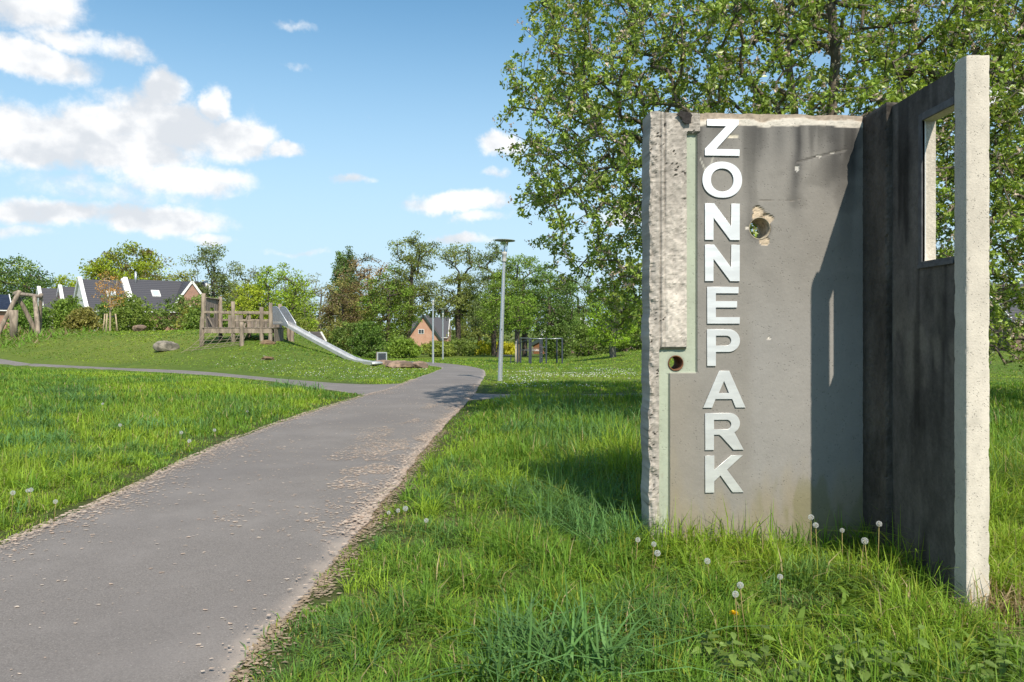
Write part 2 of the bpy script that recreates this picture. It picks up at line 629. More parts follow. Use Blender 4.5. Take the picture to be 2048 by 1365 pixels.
def strip(name, P, Q, n, dz, label, wig=0.028, across=8):
    L, R = resample(P, Q, n)
    s = np.cumsum(np.r_[0, np.linalg.norm(np.diff(L, axis=0), axis=1)])
    w = (R - L) / np.linalg.norm(R - L, axis=1)[:, None]
    L = L + w * ((fbm(s * 1.7, 0.5, seed=3, oct=4) - 0.5) * wig * 4)[:, None]
    R = R + w * ((fbm(s * 1.7, 9.5, seed=4, oct=4) - 0.5) * wig * 4)[:, None]
    f = np.linspace(0, 1, across + 1)
    V = L[:, None, :] * (1 - f)[None, :, None] + R[:, None, :] * f[None, :, None]
    z = zt(V[..., 0], V[..., 1]) + dz
    z[:, 0] -= 0.03
    z[:, -1] -= 0.03
    V = np.concatenate([V, z[..., None]], -1)
    e = np.abs(f * 2 - 1) ** 5
    colr = np.repeat(np.repeat(e[None, :, None], n, 0), 3, 2)
    k = across + 1
    ii = np.arange(n - 1)[:, None] * k + np.arange(across)[None, :]
    q = np.stack([ii, ii + 1, ii + k + 1, ii + k], -1).reshape(-1, 4)
    o = mesh_np(name, V, [q], ASPH, col=colr.reshape(-1, 3), smooth=True)
    tag(o, label, 'path', kind='structure')
    return L, R


ML, MR = strip('path', MAIN_L, MAIN_R, 420, 0.028, 'wide grey asphalt footpath curving away past the play mound', across=12)
LL, LR = strip('side_path', LEFT_T, LEFT_B, 160, 0.022, 'narrow asphalt path branching off towards the houses')
SL, SR = strip('crossing_path', SIDE_T, SIDE_B, 90, 0.018, 'narrow path running off behind the concrete wall')


def xedge(y, E):
    o = np.argsort(E[:, 1])
    return np.interp(y, E[o, 1], E[o, 0])


def dist_poly(x, y, A, B):
    """signed-ish test: inside a strip given by two edge polylines (sampled quads)"""
    c = (A + B) / 2
    hw = np.minimum(np.linalg.norm(A - B, axis=1) / 2, 1.25)
    best = np.full(x.shape, 9.0)
    step = max(1, len(c) // 110)
    for i in range(0, len(c), step):
        d = np.hypot(x - c[i, 0], y - c[i, 1]) - hw[i]
        best = np.minimum(best, d)
    return best


def off_path(x, y):
    """distance outside every path (negative: on it)"""
    xl, xr = xedge(y, ML), xedge(y, MR)
    dm = np.where(y < 37, np.maximum(xl - x, x - xr), 9.0)
    far = y > 30
    if far.any():
        d2 = np.full(x.shape, 9.0)
        d2[far] = dist_poly(x[far], y[far], ML[220:], MR[220:])
        dm = np.where(far, np.where(y < 37, np.minimum(dm, 9.0), d2), dm)
    d = dm
    k = (y > 14) & (x < -2.5)
    if k.any():
        d3 = np.full(x.shape, 9.0)
        d3[k] = dist_poly(x[k], y[k], LL[:-14], LR[:-14])
        d = np.minimum(d, d3)
    k = (y > 13) & (x > -1.5)
    if k.any():
        d3 = np.full(x.shape, 9.0)
        d3[k] = dist_poly(x[k], y[k], SL[10:], SR[10:])
        d = np.minimum(d, d3)
    return d


# ================================================================== the concrete sign wall
WA = np.array([0.893, 4.855])
WE = np.array([0.99755361, 0.06990565])
WN = np.array([0.06990565, -0.99755361])          # towards the path user
WH = 2.862
wall = empty('concrete_wall', (1.6, 4.9, 0))
tag(wall, 'tall angled concrete panel wall with vertical white lettering, standing in the grass', 'wall')
CW = Vector((1.6, 4.9, 0))


def to_wall(u, v, d):
    """wall coordinates (along, up, out of the face) to the wall empty's frame"""
    x = WA[0] + WE[0] * u + WN[0] * d - CW.x
    y = WA[1] + WE[1] * u + WN[1] * d - CW.y
    return np.stack([x, y, np.asarray(v) + 0 * x], -1)


CONC = attr_mat('old_concrete', 0.85, 60.0, 0.17, 0.38, 0.004, 0.35, 60.0)
CONCD = attr_mat('stained_concrete', 0.9, 55.0, 0.75, 0.9, 0.006, 0.0)
CONCL = attr_mat('aggregate_concrete', 0.9, 95.0, 0.30, 0.6, 0.004, 0.5, 95.0)

# front slab: relief grid with two pipe holes
U1 = 1.4305
nu, nv = 150, 290
uu = np.linspace(0, U1, nu + 1)
vv = np.linspace(-0.12, WH, nv + 1)
UU, VV = np.meshgrid(uu, vv)
HOLES = [(0.731, 2.114, 0.074), (0.175, 1.2326, 0.050)]
big = fbm(UU * 3, VV * 3, seed=20, oct=4)
mid_ = fbm(UU * 14, VV * 14, seed=21, oct=4, gain=0.6)
fin = fbm(UU * 45, VV * 45, seed=22, oct=3, gain=0.6)
streak = fbm(UU * 9, VV * 0.9, seed=23, oct=4, gain=0.55)
wavy = (fbm(UU * 5, 0.3, seed=24, oct=4) - 0.5)
top_edge = 2.786 + wavy * 0.05 + 0.05 * (UU < 0.31) * 0
depth = (mid_ - 0.5) * 0.0025
col = np.zeros(UU.shape + (3,))
grey = np.array([0.240, 0.223, 0.203])
col[:] = grey
col *= (0.86 + 0.28 * big)[..., None]
# warmer, browner lower left; yellow-brown wash at the foot
wl = sm((0.42 - UU) / 0.3) * sm((1.25 - VV) / 0.2)
col = col * (1 - 0.35 * wl[..., None]) + 0.35 * wl[..., None] * np.array([0.27, 0.225, 0.165])
foot = sm((0.55 - VV + (fbm(UU * 7, VV * 2, seed=25, oct=4) - 0.5) * 0.9) / 0.35)
col = col * (1 - 0.55 * foot[..., None]) + 0.55 * foot[..., None] * np.array([0.27, 0.225, 0.145])
moss = sm((0.42 - VV + (fbm(UU * 13, VV * 3, seed=26, oct=4) - 0.5) * 0.8) / 0.12) * sm((UU - 0.62) / 0.2) * sm((fbm(UU * 6, VV * 1.5, seed=27) - 0.42) / 0.12)
col = col * (1 - 0.6 * moss[..., None]) + 0.6 * moss[..., None] * np.array([0.17, 0.16, 0.08])
# bluish pale tint right of the lettering
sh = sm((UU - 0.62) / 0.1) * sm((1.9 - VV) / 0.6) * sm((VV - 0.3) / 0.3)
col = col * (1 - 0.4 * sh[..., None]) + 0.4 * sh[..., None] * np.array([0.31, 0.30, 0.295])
# dark run-off streaks from the top
for (cu, wd, v0, s) in ((0.98, 0.045, 2.10, 1.0), (1.08, 0.05, 2.45, 0.5), (1.24, 0.08, 2.20, 1.1), (1.36, 0.05, 2.30, 0.9), (0.45, 0.12, 2.45, 0.65), (0.72, 0.07, 2.40, 0.65), (0.86, 0.045, 2.42, 0.8), (0.34, 0.04, 2.3, 0.3)):
    k = np.exp(-((UU - cu + (fbm(UU * 4, VV * 3, seed=28) - 0.5) * 0.06) / wd) ** 2) * sm((VV - v0) / 0.35) * s * (0.45 + 0.75 * streak)
    k = np.clip(k, 0, 0.9)
    col = col * (1 - k[..., None]) + k[..., None] * np.array([0.068, 0.065, 0.064])
streaky = sm((streak - 0.45) / 0.2) * 0.42 * sm((VV - 1.7) / 1.0)
col *= (1 - 0.28 * sm((big - 0.5) / 0.15) * sm((VV - 1.2) / 1.4))[..., None]
col *= (1 - streaky)[..., None]
# rough band along the top, with white plaster rags below it
topb = sm((VV - top_edge) / 0.006)
rag = topb * (1 - sm((VV - top_edge - 0.03 - 0.05 * (fbm(UU * 8, 0.7, seed=29) - 0.4)) / 0.012))
tcol = np.array([0.33, 0.265, 0.205]) * (0.65 + 0.75 * fin)[..., None]
col = col * (1 - topb[..., None]) + topb[..., None] * tcol
col = col * (1 - 0.85 * rag[..., None]) + 0.85 * rag[..., None] * np.array([0.60, 0.55, 0.48])
depth += topb * (-0.004 + (mid_ - 0.5) * 0.012) + rag * 0.004
# rough broken strip on the outer edge
left = (UU < 0.2455) & (VV > 1.33) | (UU < 0.062)
left = left | ((UU < 0.33 + 0.02 * (mid_ - 0.5)) & (VV > 2.735 + 0.02 * (fin - 0.5)))
lf = left.astype(float)
lc = np.array([0.365, 0.325, 0.285]) * (0.55 + 0.9 * fin)[..., None] * (0.75 + 0.5 * mid_)[..., None]
pale = sm((UU - 0.07) / 0.03) * sm((2.45 - VV) / 0.9) * sm((VV - 1.3) / 0.1)
lc = lc * (1 + 0.35 * pale[..., None])
col = np.where(left[..., None], lc, col)
depth += lf * (0.014 + (mid_ - 0.5) * 0.016 + (fin - 0.5) * 0.010)
outer = sm((0.06 - UU) / 0.05)
depth += lf * outer * ((fbm(UU * 22, VV * 14, seed=30, oct=4, gain=0.65) - 0.62) * 0.06)
# cracks and spalls across the strip
cr = np.abs(fbm(UU * 9, VV * 12, seed=31, oct=4) - 0.5)
crk = (1 - sm(cr / 0.012)) * lf * sm((fbm(UU * 3, VV * 2, seed=32) - 0.5) / 0.08)
depth -= crk * 0.012
col *= (1 - 0.7 * crk)[..., None]
for gu in (0.066, 0.098):
    g = np.exp(-((UU - gu - (fbm(VV * 4, 1.0, seed=33) - 0.5) * 0.008) / 0.005) ** 2) * lf * (VV > 1.33)
    depth -= g * 0.010
    col *= (1 - 0.25 * g)[..., None]
# pale green recessed conduit channel
gr = ((UU > 0.2465) & (UU < 0.3075) & (VV > 1.172) & (VV < 2.728)) | ((UU > 0.074) & (UU < 0.2985) & (VV > 1.172) & (VV < 1.322)) | ((UU > 0.0605) & (UU < 0.1295) & (VV < 1.322))
gc = np.array([0.355, 0.385, 0.305]) * (0.86 + 0.22 * big + 0.1 * fin)[..., None]
flk = sm((fbm(UU * 30, VV * 22, seed=35, oct=3) - 0.60) / 0.05) * sm((0.75 - VV) / 0.4)
gc = gc * (1 - 0.6 * flk[..., None]) + 0.6 * flk[..., None] * np.array([0.25, 0.23, 0.18])
col = np.where(gr[..., None], gc, col)
depth = np.where(gr, -0.020 + (mid_ - 0.5) * 0.003, depth)
# chipped plaster round the large hole, scar and scratches
def spall(cu, cv, ru, rv, seed, dp=0.010, c0=(0.50, 0.40, 0.29)):
    global depth, col
    r = np.hypot((UU - cu) / ru, (VV - cv) / rv) + (fbm(UU * 28, VV * 28, seed=seed, oct=3) - 0.5) * 0.9
    k = 1 - sm((r - 0.85) / 0.15)
    depth = depth - k * (dp + (fin - 0.5) * 0.012)
    col = col * (1 - k[..., None]) + k[..., None] * (np.array(c0) * (0.6 + 0.8 * fin)[..., None])
spall(0.722, 2.195, 0.055, 0.060, 40)
spall(0.775, 2.165, 0.045, 0.040, 41)
spall(0.762, 2.030, 0.034, 0.034, 42, 0.006)
spall(0.652, 2.115, 0.018, 0.014, 43, 0.005, (0.6, 0.55, 0.48))
spall(0.545, 2.712, 0.050, 0.012, 44, 0.004, (0.58, 0.52, 0.42))
spall(0.985, 2.510, 0.017, 0.024, 45, 0.006, (0.46, 0.44, 0.41))
spall(0.792, 1.395, 0.009, 0.009, 46, 0.005, (0.6, 0.55, 0.5))
spall(0.420, 0.405, 0.010, 0.008, 47, 0.005, (0.6, 0.55, 0.5))
def scratch(a, b_, w, c0, dp):
    global depth, col
    a, b_ = np.array(a), np.array(b_)
    ab = b_ - a
    t = np.clip(((UU - a[0]) * ab[0] + (VV - a[1]) * ab[1]) / (ab @ ab), 0, 1)
    d = np.hypot(UU - a[0] - t * ab[0], VV - a[1] - t * ab[1]) + (fin - 0.5) * w * 0.8
    k = 1 - sm((d - w * 0.5) / (w * 0.7))
    depth = depth - k * dp
    col = col * (1 - k[..., None]) + k[..., None] * np.array(c0)
scratch((0.985, 2.55), (1.10, 2.585), 0.009, (0.13, 0.12, 0.11), 0.003)
scratch((1.10, 2.585), (1.31, 2.635), 0.009, (0.13, 0.12, 0.11), 0.003)
spall(1.13, 2.592, 0.016, 0.008, 48, 0.003, (0.45, 0.42, 0.38))
spall(1.22, 2.618, 0.014, 0.007, 49, 0.003, (0.45, 0.42, 0.38))
scratch((0.68, 2.302), (0.83, 2.293), 0.003, (0.19, 0.17, 0.15), 0.002)
scratch((0.83, 2.293), (0.93, 2.294), 0.003, (0.18, 0.165, 0.15), 0.002)
scratch((0.93, 2.294), (1.00, 2.305), 0.003, (0.19, 0.17, 0.15), 0.002)
scratch((0.33, 2.57), (0.365, 2.49), 0.005, (0.40, 0.38, 0.33), 0.0)
scratch((0.42, 2.58), (0.40, 2.52), 0.005, (0.40, 0.38, 0.33), 0.0)
# ragged outer edge and top
UE = UU.copy()
ragx = (fbm(VV * 5, 0.2, seed=36, oct=5, gain=0.6) - 0.5) * 0.035 - 0.012 * sm((1.5 - VV) / 1.5)
UE += ragx * sm((0.08 - UU) / 0.08)
VE = VV + (fbm(UU * 9, 0.9, seed=37, oct=4, gain=0.6) - 0.55) * 0.022 * sm((VV - 2.80) / 0.06)
# holes: drop cells inside, snap the rim
keep = np.ones((nv, nu), bool)
cu_, cv_ = (uu[:-1] + uu[1:]) / 2, (vv[:-1] + vv[1:]) / 2
for (hu, hv, hr) in HOLES:
    keep &= ~(np.hypot(cu_[None, :] - hu, cv_[:, None] - hv) < hr)
    du, dv = UU - hu, VV - hv
    r = np.hypot(du, dv)
    cell = np.zeros((nv + 1, nu + 1), int)
    cell[:-1, :-1] += keep; cell[1:, :-1] += keep; cell[:-1, 1:] += keep; cell[1:, 1:] += keep
    rim = (cell < 4) & (cell > 0) & (r < hr + 0.02) & (r > 1e-6)
    UE = np.where(rim, hu + du / np.maximum(r, 1e-6) * hr, UE)
    VE = np.where(rim, hv + dv / np.maximum(r, 1e-6) * hr, VE)
    nearh = np.exp(-((r - hr) / 0.012) ** 2)
    col *= (1 - 0.25 * nearh)[..., None]
front = to_wall(UE, VE, depth)
TH = 0.20
back = to_wall(UE * 1.0, VE, -TH + (fbm(UU * 12, VV * 12, seed=38) - 0.5) * 0.01)
nvt = (nv + 1) * (nu + 1)
ii = np.arange(nv)[:, None] * (nu + 1) + np.arange(nu)[None, :]
Q = np.stack([ii, ii + 1, ii + nu + 2, ii + nu + 1], -1)[keep].reshape(-1, 4)
# plain rear face: whole 5 x 5 blocks become one quad, blocks cut by a bore or the rim keep their cells
KB = 5
rear = []
for bi in range(0, nv, KB):
    for bj in range(0, nu, KB):
        blk = keep[bi:bi + KB, bj:bj + KB]
        if blk.all() and 0 < bi < nv - KB and 0 < bj < nu - KB:
            p = bi * (nu + 1) + bj
            rear.append((p, p + KB, p + KB * (nu + 2), p + KB * (nu + 1)))
        else:
            for i_, j_ in zip(*np.nonzero(blk)):
                p = (bi + i_) * (nu + 1) + bj + j_
                rear.append((p, p + 1, p + nu + 2, p + nu + 1))
rear = np.array(rear)
# boundary edges of the kept cells -> side walls
E_ = np.concatenate([Q[:, [0, 1]], Q[:, [1, 2]], Q[:, [2, 3]], Q[:, [3, 0]]])
key = np.sort(E_, 1) @ np.array([1_000_003, 1])
_, inv, cnt = np.unique(key, return_inverse=True, return_counts=True)
Bd = E_[cnt[inv] == 1]
side_q = np.stack([Bd[:, 1], Bd[:, 0], Bd[:, 0] + nvt, Bd[:, 1] + nvt], -1)
bcol = np.broadcast_to(np.array([0.30, 0.28, 0.25]), col.shape) * (0.7 + 0.6 * mid_)[..., None]
# front and rear colours together; the bores run from one to the other
allc = np.concatenate([col.reshape(-1, 3), bcol.reshape(-1, 3)])
slab = mesh_np('front_slab', np.concatenate([front.reshape(-1, 3), back.reshape(-1, 3)]), [Q, rear[:, ::-1] + nvt, side_q], CONC, wall, col=allc, smooth=False)
slab['label'] = 'grey rendered front slab with rough broken edge and pale green channel'

# pipe sleeves in the two bores
RUST = plain('rusty_pipe', (0.22, 0.10, 0.05), (0.10, 0.05, 0.03), 40, 0.85, 0.3)
CEMP = plain('cement_pipe', (0.42, 0.36, 0.27), (0.24, 0.20, 0.15), 40, 0.85, 0.3)
for (hu, hv, hr), mt, ln in ((HOLES[0], CEMP, -0.002), (HOLES[1], RUST, 0.006)):
    a = np.arange(33) * 2 * np.pi / 32
    ring = []
    for r, d in ((hr + 0.001, -0.19), (hr + 0.001, ln - 0.004), (hr - 0.002, ln), (hr - 0.006, ln - 0.002), (hr - 0.006, -0.19)):
        ring.append(to_wall(hu + np.cos(a[:-1]) * r, hv + np.sin(a[:-1]) * r, np.full(32, d)))
    if mt is RUST:
        ring = [p - np.array([0, 0, 0]) + np.array([WN[0], WN[1], 0]) * -0.016 for p in ring]
    V = np.concatenate(ring)
    i = np.arange(4)[:, None] * 32
    j = np.arange(32)[None, :]
    j2 = (j + 1) % 32
    mesh_np('pipe_sleeve', V, [np.stack([i + j, i + j2, i + 32 + j2, i + 32 + j], -1).reshape(-1, 4)], mt, slab, smooth=True)

# torn black roofing felt caught on top
mb = MB()
pts = [(0.165, 2.838), (0.20, 2.820), (0.205, 2.795), (0.225, 2.780), (0.26, 2.782), (0.262, 2.815), (0.27, 2.835), (0.255, 2.852), (0.19, 2.862)]
f = to_wall(np.array([p[0] for p in pts]), np.array([p[1] for p in pts]), np.full(9, 0.034))
g = to_wall(np.array([p[0] for p in pts]), np.array([p[1] for p in pts]), np.full(9, 0.026))
c0 = f.mean(0); c1 = g.mean(0)
V = np.concatenate([f, g, [c0], [c1]])
k = np.arange(9); k2 = (k + 1) % 9
mesh_np('felt_scrap', V, [np.stack([k, k2, k2 + 9, k + 9], -1), np.stack([np.full(9, 18), k2, k], -1), np.stack([np.full(9, 19), k + 9, k2 + 9], -1)],
        plain('roofing_felt', (0.022, 0.018, 0.017), (0.035, 0.03, 0.028), 60, 0.9, 0.4), slab)

# lettering ------------------------------------------------------------
LET = plain('brushed_white_steel', (0.80, 0.79, 0.78), (0.68, 0.67, 0.665), 4.0, 0.42, stretch=(1, 1, 5), spec=0.5, metal=0.55)


def arc(cx, cy, rx, ry, a0, a1, n, p=2.0):
    out = []
    for t in np.linspace(math.radians(a0), math.radians(a1), n):
        c_, s_ = math.cos(t), math.sin(t)
        out.append((cx + rx * math.copysign(abs(c_) ** (2 / p), c_), cy + ry * math.copysign(abs(s_) ** (2 / p), s_)))
    return out


GLYPHS = [
    ('Z', [[(0.3757, 2.818), (0.583, 2.818), (0.583, 2.788), (0.4332, 2.6245), (0.5902, 2.6245), (0.5902, 2.583), (0.3608, 2.583), (0.3608, 2.6255), (0.5022, 2.776), (0.3757, 2.776)]]),
    ('O', [arc(0.4756, 2.426, 0.1312, 0.117, 0, 360, 49, 2.15)[:-1], arc(0.4752, 2.4245, 0.0755, 0.0756, 0, 360, 49, 2.1)[:-1][::-1]]),
    ('N', [[(0.3617, 2.271), (0.4221, 2.271), (0.5369, 2.1194), (0.5369, 2.271), (0.5914, 2.271), (0.5914, 2.035), (0.5287, 2.035), (0.417, 2.1814), (0.417, 2.035), (0.3617, 2.035)]]),
    ('N', [[(0.3617, 2.003), (0.4221, 2.003), (0.5369, 1.8510), (0.5369, 2.003), (0.5914, 2.003), (0.5914, 1.767), (0.5287, 1.767), (0.417, 1.9134), (0.417, 1.767), (0.3617, 1.767)]]),
    ('E', [[(0.3761, 1.7286), (0.5837, 1.7286), (0.5837, 1.688), (0.4323, 1.688), (0.4323, 1.6358), (0.5737, 1.6358), (0.5737, 1.5954), (0.4323, 1.5954), (0.4323, 1.5315), (0.5917, 1.5315), (0.5917, 1.4905), (0.3761, 1.4905)]]),
    ('P', [[(0.3758, 1.2150), (0.3758, 1.4531)] + arc(0.518, 1.3798, 0.075, 0.0733, 90, -90, 17) + [(0.4328, 1.3065), (0.4328, 1.2150)],
           [(0.4328, 1.4122), (0.4328, 1.3462)] + arc(0.503, 1.3792, 0.033, 0.033, -90, 90, 11)]),
    ('A', [[(0.4556, 1.1824), (0.5217, 1.1824), (0.6299, 0.944), (0.5649, 0.944), (0.542, 0.9999), (0.4303, 0.9999), (0.4075, 0.944), (0.3492, 0.944)],
           [(0.4874, 1.1179), (0.4506, 1.0372), (0.5229, 1.0372)]]),
    ('R', [[(0.3632, 0.669), (0.3632, 0.9077)] + arc(0.523, 0.8410, 0.070, 0.0667, 90, -62, 14) + [(0.617, 0.669), (0.551, 0.669), (0.470, 0.757), (0.4556, 0.768), (0.4201, 0.768), (0.4201, 0.669)],
           [(0.4201, 0.8651), (0.4201, 0.802)] + arc(0.505, 0.8336, 0.031, 0.0315, -90, 90, 11)]),
    ('K', [[(0.3632, 0.632), (0.4214, 0.632), (0.4214, 0.5376), (0.5357, 0.632), (0.6108, 0.632), (0.5064, 0.5402), (0.6171, 0.392), (0.5446, 0.392), (0.4633, 0.5036), (0.4214, 0.4644), (0.4214, 0.392), (0.3632, 0.392)]]),
]
LBL = {}
for ch, loops in GLYPHS:
    cu_d = bpy.data.curves.new('letter', 'CURVE')
    cu_d.dimensions = '2D'
    cu_d.fill_mode = 'BOTH'
    cu_d.extrude = 0.0028
    cu_d.bevel_depth = 0.0008
    cu_d.bevel_resolution = 1
    for lp in loops:
        s = cu_d.splines.new('POLY')
        s.points.add(len(lp) - 1)
        for p, (a, b_) in zip(s.points, lp):
            p.co = (a, b_, 0, 1)
        s.use_cyclic_u = True
    tmp = bpy.data.objects.new('letter_tmp', cu_d)
    COL.objects.link(tmp)
    dg = bpy.context.evaluated_depsgraph_get()
    dg.update()
    me = bpy.data.meshes.new_from_object(tmp.evaluated_get(dg))
    bpy.data.objects.remove(tmp, do_unlink=True)
    bpy.data.curves.remove(cu_d)
    n = len(me.vertices)
    co = np.empty(n * 3)
    me.vertices.foreach_get('co', co)
    co = co.reshape(-1, 3)
    w3 = to_wall(co[:, 0], co[:, 1], co[:, 2] + 0.0065)
    me.vertices.foreach_set('co', w3.ravel())
    me.update()
    me.materials.clear()
    me.materials.append(LET)
    o = link(bpy.data.objects.new('letter', me), wall)
    LBL[ch] = LBL.get(ch, 0) + 1
    o['label'] = 'white steel letter %s%s' % (ch, '' if ch != 'N' else (' below the O' if LBL[ch] == 1 else ' above the E'))

# wing panel with window opening ---------------------------------------
X0, X1 = 2.355, 2.430
OY0, OY1, OZ0, OZ1 = 3.99, 4.30, 1.842, 2.648


def paint(P, base, seed, var=0.6, stretch=0.35):
    n = fbm(P[:, 0] * 6, P[:, 1] * 6, P[:, 2] * 6 * stretch, seed, 5, 0.6)
    n2 = fbm(P[:, 0] * 30, P[:, 1] * 30, P[:, 2] * 12, seed + 3, 3, 0.6)
    return np.asarray(base) * (1 - var / 2 + var * n + 0.5 * var * (n2 - 0.5))[:, None]


def wing_cells():
    ys = [3.975, OY0, OY1, 4.645]
    zs = [-0.12, OZ0, OZ1, 2.835]
    V, Q = [], []
    # fine sub-cells so that pigment can vary
    Ys = np.unique(np.concatenate([np.linspace(a, b_, max(2, int((b_ - a) / 0.02) + 1)) for a, b_ in zip(ys[:-1], ys[1:])]).round(5))
    Zs = np.unique(np.concatenate([np.linspace(a, b_, max(2, int((b_ - a) / 0.025) + 1)) for a, b_ in zip(zs[:-1], zs[1:])]).round(5))
    ny_, nz_ = len(Ys), len(Zs)
    A, B_ = np.meshgrid(Ys, Zs)
    f0 = np.stack([np.full(A.shape, X0), A, B_], -1).reshape(-1, 3)
    f1 = np.stack([np.full(A.shape, X1), A, B_], -1).reshape(-1, 3)
    cy, cz = (Ys[:-1] + Ys[1:]) / 2, (Zs[:-1] + Zs[1:]) / 2
    kp = ~((cy[None, :] > OY0) & (cy[None, :] < OY1) & (cz[:, None] > OZ0) & (cz[:, None] < OZ1))
    ii = np.arange(nz_ - 1)[:, None] * ny_ + np.arange(ny_ - 1)[None, :]
    q = np.stack([ii, ii + ny_, ii + ny_ + 1, ii + 1], -1)[kp].reshape(-1, 4)
    n0 = len(f0)
    e = np.concatenate([q[:, [0, 1]], q[:, [1, 2]], q[:, [2, 3]], q[:, [3, 0]]])
    key = np.sort(e, 1) @ np.array([1_000_003, 1])
    _, inv, cnt = np.unique(key, return_inverse=True, return_counts=True)
    bd = e[cnt[inv] == 1]
    # reveal faces get their own vertices (lighter, unstained concrete)
    sv = np.concatenate([f0[bd[:, 1]], f0[bd[:, 0]], f1[bd[:, 0]], f1[bd[:, 1]]])
    k = np.arange(len(bd))
    sq = np.stack([k, k + len(bd), k + 2 * len(bd), k + 3 * len(bd)], -1) + 2 * n0
    P = np.concatenate([f0, f1, sv])
    c = np.empty((len(P), 3))
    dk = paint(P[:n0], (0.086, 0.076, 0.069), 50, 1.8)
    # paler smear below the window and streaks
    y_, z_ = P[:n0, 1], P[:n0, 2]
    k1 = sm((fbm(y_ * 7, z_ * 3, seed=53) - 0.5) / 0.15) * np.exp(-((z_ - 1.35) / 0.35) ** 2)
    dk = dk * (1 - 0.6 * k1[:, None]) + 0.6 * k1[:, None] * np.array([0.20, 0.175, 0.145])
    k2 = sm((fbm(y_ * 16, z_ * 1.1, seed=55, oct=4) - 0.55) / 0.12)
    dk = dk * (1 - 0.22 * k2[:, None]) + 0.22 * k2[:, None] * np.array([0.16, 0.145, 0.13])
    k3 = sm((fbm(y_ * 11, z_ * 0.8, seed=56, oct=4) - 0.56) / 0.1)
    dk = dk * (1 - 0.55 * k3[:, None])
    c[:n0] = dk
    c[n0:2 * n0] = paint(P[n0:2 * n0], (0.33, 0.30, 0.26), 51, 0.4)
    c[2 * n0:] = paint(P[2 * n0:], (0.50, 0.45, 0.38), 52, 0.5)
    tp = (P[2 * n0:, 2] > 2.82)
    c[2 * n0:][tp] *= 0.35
    P = P + (fbm(P[:, 0] * 20, P[:, 1] * 20, P[:, 2] * 20, 54)[:, None] - 0.5) * np.array([0.004, 0, 0])
    return P, [q, q[:, ::-1] + n0, sq], c


P, F, c = wing_cells()
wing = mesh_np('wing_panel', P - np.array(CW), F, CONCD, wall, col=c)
wing['label'] = 'soot-dark wing panel with a window opening'
P, Q = rough_box(2.318, 2.462, 4.645, 5.16, -0.12, 2.862, (0.016, 0.018, 0.016), 0.012, 34, 60, 0.012)
rib = mesh_np('rib', P - np.array(CW), [Q], CONCD, wall, col=paint(P, (0.074, 0.063, 0.054), 61, 1.9) * np.where(P[:, 2:3] > 2.84, 1.8, 1))
P, Q = rough_box(2.343, 2.464, 3.868, 3.975, -0.12, 2.868, (0.011, 0.011, 0.013), 0.0022, 26, 62, 0.0045)
P[:, 0] -= 0.045 * np.clip((P[:, 1] - 3.90) / 0.075, 0, 1) * (P[:, 0] > 2.40)  # unseen back corner cut away to let a sun sliver through
pc = paint(P, (0.56, 0.50, 0.425), 63, 0.45, 0.5)
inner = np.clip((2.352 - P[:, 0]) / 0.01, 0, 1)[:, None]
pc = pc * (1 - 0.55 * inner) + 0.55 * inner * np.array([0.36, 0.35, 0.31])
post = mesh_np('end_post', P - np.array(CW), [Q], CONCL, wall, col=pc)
post['label'] = 'pale aggregate concrete end post'
# steel window frame on the inner face
FR = plain('dark_window_steel', (0.095, 0.098, 0.105), (0.06, 0.06, 0.064), 20, 0.6)
fr = MB()
a0, a1 = X0 - 0.008, X0 + 0.012
fr.box(a0, a1, OY1 + 0.0, OY1 + 0.034, OZ0 - 0.035, OZ1 + 0.042)
fr.box(a0, a1, 3.985, OY1 - 0.001, OZ1 + 0.001, OZ1 + 0.042)
fr.box(a0, a1, 3.985, OY1 - 0.001, OZ0 - 0.035, OZ0 - 0.001)
fr.box(a0 - 0.006, a0 - 0.001, 3.985, OY1 + 0.036, OZ0 - 0.040, OZ0 - 0.020)
fr.v = [p - np.array(CW) for p in fr.v]
fr.build('window_frame', FR, wing, bevel=0.002)
fr = MB()
fr.box(X0 + 0.0125, X0 + 0.0165, OY1 - 0.004, OY1 - 0.0005, OZ0 + 0.002, OZ1 - 0.002)
fr.v = [p - np.array(CW) for p in fr.v]
fr.build('frame_edge', WHITEP, wing)


# ================================================================== play equipment
def tube_obj(name, a, b_, r0, r1, mat, parent, sides=9, seed=0, bend=0.0, n=7):
    a, b_ = np.asarray(a, float), np.asarray(b_, float)
    t = np.linspace(0, 1, n)[:, None]
    rg = np.random.default_rng(seed)
    off = rg.normal(0, 1, 3) * bend
    p = a * (1 - t) + b_ * t + off * np.sin(t * np.pi)
    r = (r0 + (r1 - r0) * t[:, 0]) * (1 + 0.06 * np.sin(t[:, 0] * 9 + seed))
    return MB().tube(p, r, sides).build(name, mat, parent, smooth=True)


swing = empty('climbing_frame', (-32.4, 50, float(zt(-32.4, 50))))
tag(swing, 'weathered log climbing frame with crossed legs on the mound top', 'climbing frame')
def rel(o, p):
    return np.asarray(p, float) - np.array(o.location)
gz = lambda x, y: float(zt(x, y)) - 0.15
for k, (a, b_, r) in enumerate([
    ((-32.75, 49.9, 4.05), (-33.75, 49.0, gz(-33.7, 49)), 0.15), ((-33.15, 50.0, 4.0), (-32.3, 51.0, gz(-32.3, 51)), 0.15),
    ((-31.45, 50.1, 3.85), (-32.2, 51.1, gz(-32.2, 51)), 0.13), ((-31.85, 50.0, 3.75), (-30.95, 49.0, gz(-31, 49)), 0.15)]):
    tube_obj('leg', rel(swing, a), rel(swing, b_), r * 0.9, r, WOOD, swing, seed=k, bend=0.05)
tube_obj('top_beam', rel(swing, (-33.1, 49.95, 3.86)), rel(swing, (-31.35, 50.05, 3.66)), 0.13, 0.11, WOODG, swing, bend=0.02)
